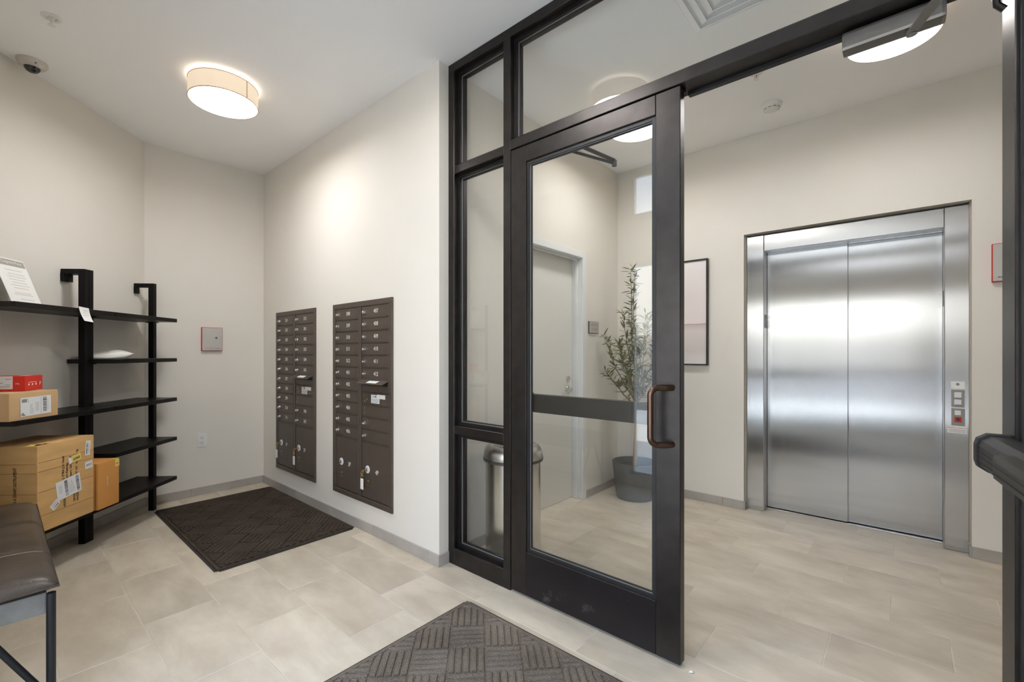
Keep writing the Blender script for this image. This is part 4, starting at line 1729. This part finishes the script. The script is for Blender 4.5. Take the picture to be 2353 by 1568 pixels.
def sprinkler(x, y, label):
    t = thing('sprinkler_head', label, 'sprinkler', (x, y, CEIL), group='ceiling sprinkler heads')
    b = bmesh.new()
    lathe(b, [(.040, 0), (.040, -.003), (.030, -.007), (.020, -.004), (.020, 0)], 28, close=False)
    obj('escutcheon', b, M_WHITE, t, smooth=True, local=True)
    b = bmesh.new()
    lathe(b, [(.012, 0), (.012, -.014), (0, -.014)], 14)
    tube(b, [(.010, 0, -.012), (.013, 0, -.026), (.004, 0, -.038)], .0025, 6)
    tube(b, [(-.010, 0, -.012), (-.013, 0, -.026), (-.004, 0, -.038)], .0025, 6)
    lathe(b, [(0, -.038), (.013, -.039), (.016, -.042), (0, -.043)], 14)
    obj('body', b, M_WHITE, t, smooth=True, local=True)
    b = bmesh.new()
    tube(b, [(0, 0, -.013), (0, 0, -.036)], .0022, 8)
    obj('glass_bulb', b, M_REDGL, t, local=True)


sprinkler(-3.301, .195, 'white ceiling sprinkler head near the dome camera')
sprinkler(-.682, 3.075, 'white ceiling sprinkler head in the lobby before the smoke detector')

sc = thing('dome_camera', 'white dome security camera on the ceiling by the diagonal wall', 'camera', (-3.890, .150, CEIL))
b = bmesh.new()
lathe(b, [(.068, 0), (.068, -.012), (.060, -.026), (.044, -.036), (.036, -.037), (.036, -.030), (0, -.030)], 36)
obj('housing', b, M_BEIGEPL, sc, smooth=True, local=True)
b = bmesh.new()
lathe(b, [(.036, -.034), (.034, -.046), (.026, -.057), (.014, -.064), (0, -.066)], 28)
obj('dome', b, M_LENS, sc, smooth=True, local=True)
b = bmesh.new()
lathe(b, [(.005, 0), (.005, -.003), (0, -.004)], 10, (.058, .012, -.024))
obj('screw', b, M_DARKSLOT, sc, local=True)

sd_ = thing('smoke_detector', 'round white smoke detector on the lobby ceiling', 'detector', (-.689, 3.545, CEIL))
b = bmesh.new()
lathe(b, [(.062, 0), (.062, -.010), (.056, -.014), (.050, -.014)], 36, close=False)
obj('base', b, M_WHITE, sd_, smooth=True, local=True)
b = bmesh.new()
lathe(b, [(.052, -.014), (.050, -.030), (.040, -.040), (.020, -.043), (0, -.043)], 36)
obj('cover', b, M_WHITE, sd_, smooth=True, local=True)
b = bmesh.new()
for k in range(10):
    a0, a1 = 2 * PI * k / 10, 2 * PI * (k + .7) / 10
    p = [(.0505 * math.cos(a), .0505 * math.sin(a)) for a in (a0, (a0 + a1) / 2, a1)]
    for (p0, p1) in zip(p[:-1], p[1:]):
        quad(b, [p0 + (-.0285,), p1 + (-.0285,), (p1[0] * .975, p1[1] * .975, -.0325), (p0[0] * .975, p0[1] * .975, -.0325)])
obj('vent_slots', b, M_DARKSLOT, sd_, local=True)

# ================================================================== wall fittings
fp = thing('fire_panel', 'grey alarm panel with red sides on the wall above the outlet', 'alarm panel', (XB, 1.282, 1.272))
b = bmesh.new()
box(b, XB, XB + .026, 1.203, 1.363, 1.274, 1.482, .002)
obj('box_body', b, M_REDP, fp)
b = bmesh.new()
box(b, XB + .026, XB + .030, 1.206, 1.360, 1.277, 1.479, .001)
fc = obj('face_plate', b, M_PANELG, fp)
b = bmesh.new()
lathe(b, [(.007, 0), (.007, .006), (0, .007)], 14, (XB + .030, 1.312, 1.390), 'x')
obj('key_switch', b, M_DARKPL, fc)
text('panel_text', 'EMERGENCY OVERRIDE', .0105, M_INKG, fc, T((XB + .0303, 1.283, 1.296)) @ FACE_PX)

fp2 = thing('fire_panel', 'grey alarm panel with red sides on the wall right of the elevator', 'alarm panel', (.48, YE, 1.68))
b = bmesh.new()
box(b, .400, .560, YE - .026, YE, 1.680, 1.908, .002)
obj('box_body', b, M_REDP, fp2)
b = bmesh.new()
box(b, .404, .556, YE - .030, YE - .026, 1.684, 1.904, .001)
fc = obj('face_plate', b, M_PANELG, fp2)
text('panel_text', 'EMERGENCY OVERRIDE', .0105, M_INKB, fc, T((.480, YE - .0303, 1.706)) @ FACE_MY)

ol = thing('wall_outlet', 'white double power outlet low on the end wall', 'outlet', (XB, 1.211, .42))
b = bmesh.new()
box(b, XB, XB + .006, 1.176, 1.246, .422, .542, .002)
pt_ = obj('cover_plate', b, M_WHITE, ol)
for z in (.504, .462):
    b = bmesh.new()
    box(b, XB + .005, XB + .008, 1.194, 1.228, z - .015, z + .015, .004, 2)
    so = obj('socket', b, M_WHITE, ol)
    b = bmesh.new()
    box(b, XB + .0078, XB + .0084, 1.2025, 1.2050, z + .001, z + .010)
    box(b, XB + .0078, XB + .0084, 1.2170, 1.2195, z + .001, z + .009)
    lathe(b, [(.003, 0), (.003, .0006)], 10, (XB + .0078, 1.211, z - .007), 'x')
    obj('slots', b, M_DARKSLOT, so)

us = thing('room_sign', 'small grey utility room sign on the wall beside the white door', 'sign', (XU, 3.48, 1.425))
b = bmesh.new()
box(b, XU, XU + .012, 3.400, 3.560, 1.427, 1.532, .001)
obj('sign_backing', b, M_DARKPL, us)
b = bmesh.new()
box(b, XU + .012, XU + .015, 3.402, 3.558, 1.431, 1.530, .0005)
pf = obj('sign_face', b, mat('sign_face_taupe', srgb(178, 172, 162), .5), us)
text('sign_text', 'UTILITY', .034, M_INKG, pf, T((XU + .0153, 3.480, 1.500)) @ FACE_PX)
text('sign_text', 'ROOM', .034, M_INKG, pf, T((XU + .0153, 3.480, 1.460)) @ FACE_PX)

# art print
ar = thing('framed_print', 'tall pale pink framed print with thin black frame beside the elevator', 'picture', (-1.456, YE, 1.150))
b = bmesh.new()
ax0, ax1, az0, az1 = -1.680, -1.232, 1.150, 2.047
for (p0, p1, q0, q1) in ((ax0, ax1, az0, az0 + .012), (ax0, ax1, az1 - .012, az1), (ax0, ax0 + .012, az0 + .012, az1 - .012), (ax1 - .012, ax1, az0 + .012, az1 - .012)):
    box(b, p0, p1, YE - .036, YE - .001, q0, q1, .001)
obj('frame', b, mat('black_picture_frame', (0.02, 0.017, 0.015, 1), .4), ar)
b = bmesh.new()
box(b, ax0 + .010, ax1 - .010, YE - .026, YE - .002, az0 + .010, az1 - .010)
obj('print', b, M_ART, ar)

# ================================================================== bin
tc_ = thing('waste_bin', 'round stainless steel waste bin with open top behind the sidelight', 'bin', (-1.845, 2.135, 0))
b = bmesh.new()
lathe(b, [(.170, .001), (.172, .012), (.172, .590), (.165, .592)], 56, close=False)
obj('body', b, M_CAN, tc_, smooth=True, local=True)
b = bmesh.new()
lathe(b, [(.174, .001), (.174, .018), (.171, .020)], 48)
obj('base_ring', b, M_BRONZE2, tc_, smooth=True, local=True)
b = bmesh.new()
lathe(b, [(.178, .588), (.187, .592), (.188, .606), (.183, .608), (.176, .604)], 56, close=False)
obj('lid_band', b, mat('bin_band_dark', (0.10, 0.10, 0.095, 1), .4, metal=.6), tc_, smooth=True, local=True)
b = bmesh.new()
lathe(b, [(.184, .608), (.186, .622), (.180, .652), (.166, .676), (.150, .686), (.128, .682), (.116, .668), (.112, .640)], 56, close=False)
obj('lid', b, M_CANLID, tc_, smooth=True, local=True)
b = bmesh.new()
lathe(b, [(.114, .645), (.116, .40), (0, .40)], 40)
obj('liner', b, M_DARKSLOT, tc_, smooth=True, local=True)
b = bmesh.new()
box(b, .095, .145, -.160, -.115, .530, .578, .006, 2)
obj('lid_latch', b, M_BRONZE2, tc_, local=True)

# ================================================================== olive tree in planter
ot = thing('potted_olive_tree', 'olive tree in a charcoal planter in the lobby corner by the print', 'plant', (-1.765, 3.660, 0))
b = bmesh.new()
lathe(b, [(.150, .001), (.158, .02), (.190, .290), (.192, .312), (.180, .314), (.172, .300), (.165, .26), (0, .26)], 44)
obj('planter', b, M_POT, ot, smooth=True, local=True)
b = bmesh.new()
lathe(b, [(.168, .262), (.10, .272), (0, .276)], 30)
obj('soil', b, M_SOIL, ot, smooth=True, local=True)
rt_ = random.Random(21)
tips = []


def limb(nm, pts_, rads, par):
    b = bmesh.new()
    tube(b, pts_, rads, 8)
    return obj(nm, b, M_TRUNK, par, smooth=True, local=True)


tk = limb('trunk', [(0, 0, .25), (.01, 0, .5), (.02, -.005, .75), (.012, -.01, .92)], [.020, .018, .016, .014], ot)
brs = []
for (dx, dy, z0, z1, ln) in ((-.10, -.02, .75, 1.62, 1), (.02, -.08, .80, 1.95, 1), (.14, -.05, .78, 1.55, 1), (-.26, -.12, .82, 1.42, 1), (.20, .02, .85, 1.40, 1), (-.18, .04, .88, 1.35, 1), (-.22, -.16, .78, 1.12, 1), (.10, -.22, .85, 1.45, 1), (.05, .08, .90, 1.60, 1), (-.05, -.20, .80, 1.30, 1), (-.02, -.06, .9, 1.98, 1), (.24, -.12, .80, 1.15, 1)):
    p = []
    for k in range(7):
        a = k / 6
        p.append((.015 + dx * a ** .8 + rt_.uniform(-.012, .012), -.005 + dy * a ** .8 + rt_.uniform(-.012, .012), z0 + (z1 - z0) * a))
    b = bmesh.new()
    tube(b, p, [.0075 - .006 * k / 6 for k in range(7)], 7)
    obj('branch', b, M_TWIG, ot, smooth=True, local=True)
    brs.append(p)
leaf_me = []
for i in range(3):
    b = bmesh.new()
    L_, Wd = .074 + .008 * i, .0078 + .0010 * i
    ctr = [b.verts.new((0, 0, 0)), b.verts.new((L_ * .35, 0, .004)), b.verts.new((L_ * .7, 0, .003)), b.verts.new((L_, 0, -.004))]
    l_ = [b.verts.new((L_ * .35, Wd, .001)), b.verts.new((L_ * .7, Wd * .8, 0))]
    r_ = [b.verts.new((L_ * .35, -Wd, .001)), b.verts.new((L_ * .7, -Wd * .8, 0))]
    for s_, q in ((l_, 1), (r_, -1)):
        fs = [(ctr[0], ctr[1], s_[0]), (ctr[1], ctr[2], s_[1], s_[0]), (ctr[2], ctr[3], s_[1])]
        for f in fs:
            b.faces.new(f if q == -1 else f[::-1])
    leaf_me.append(finish(b, 'leaf', M_LEAF[i], True))
nleaf = 0
while nleaf < 298:
    p = rt_.choice(brs)
    k = rt_.choice((1, 2, 3, 3, 4, 4, 5, 5))
    a = rt_.random()
    c = Vector(p[k]).lerp(Vector(p[k + 1]), a)
    eu = Euler((rt_.uniform(-.6, .6), rt_.uniform(-1.1, .25), rt_.uniform(0, 2 * PI)))
    tip = c + eu.to_matrix() @ Vector((.13, 0, 0))
    if tip.x - 1.765 < -2.045 or tip.y + 3.66 > 3.92:
        continue
    o = bpy.data.objects.new('leaf', leaf_me[rt_.randint(0, 2)])
    COL.objects.link(o)
    o.parent = ot
    o.location = c
    o.rotation_euler = eu
    s_ = rt_.uniform(.8, 1.25)
    o.scale = (s_, s_, s_)
    nleaf += 1

# the remaining small leaves, past the three hundred picked apart
fb = [bmesh.new() for _ in range(3)]
cnt = 0
while cnt < 420:
    p = rt_.choice(brs)
    k = rt_.choice((1, 2, 3, 3, 4, 4, 5, 5))
    c = Vector(p[k]).lerp(Vector(p[k + 1]), rt_.random())
    eu = Euler((rt_.uniform(-.6, .6), rt_.uniform(-1.1, .25), rt_.uniform(0, 2 * PI)))
    tip = c + eu.to_matrix() @ Vector((.13, 0, 0))
    if tip.x - 1.765 < -2.045 or tip.y + 3.66 > 3.92:
        continue
    mi = rt_.randint(0, 2)
    n0 = len(fb[mi].verts)
    fb[mi].from_mesh(leaf_me[mi])
    fb[mi].verts.ensure_lookup_table()
    bmesh.ops.transform(fb[mi], matrix=Matrix.Translation(c) @ eu.to_matrix().to_4x4() @ Matrix.Scale(rt_.uniform(.7, 1.1), 4), verts=fb[mi].verts[n0:])
    cnt += 1
for mi in range(3):
    fo = obj('foliage', fb[mi], M_LEAF[mi], ot, local=True)
    fo['kind'] = 'stuff'

# a scrap of paper on the floor by the door
b = bmesh.new()
vv = [b.verts.new(p) for p in ((-.638, 1.792, .001), (-.622, 1.796, .004), (-.618, 1.806, .001), (-.632, 1.808, .005), (-.629, 1.800, .007))]
for f in ((0, 1, 4), (1, 2, 4), (2, 3, 4), (3, 0, 4), (3, 2, 1, 0)):
    b.faces.new([vv[i] for i in f])
tag(obj('paper_scrap', b, M_PAPER), 'tiny white paper scrap on the floor by the door edge', 'paper')

# ================================================================== outside, seen only as reflections
bm = bmesh.new()
box(bm, -60, 60, -6.5, YF - .1, -.25, -.12)
struct('ground', bm, M_CONC, 'pale pavement outside the street windows')
bm = bmesh.new()
box(bm, -60, 60, -80, -6.5, -.30, -.20)
struct('ground_road', bm, mat('asphalt', srgb(112, 110, 108), .9, noise=.2, nscale=2), 'grey asphalt road beyond the pavement')
bl = thing('far_building', 'low grey building across the street mirrored in the door glass', 'building', (-22, -44, 0))
b = bmesh.new()
box(b, -45, 2, -52, -44, -.2, 3.2)
wl_ = obj('wall', b, M_BLDG, bl)
for k in range(14):
    b = bmesh.new()
    box(b, -43.5 + 3.2 * k, -41.5 + 3.2 * k, -43.98, -43.9, 1.0, 2.3)
    obj('window', b, M_BLDW, bl)
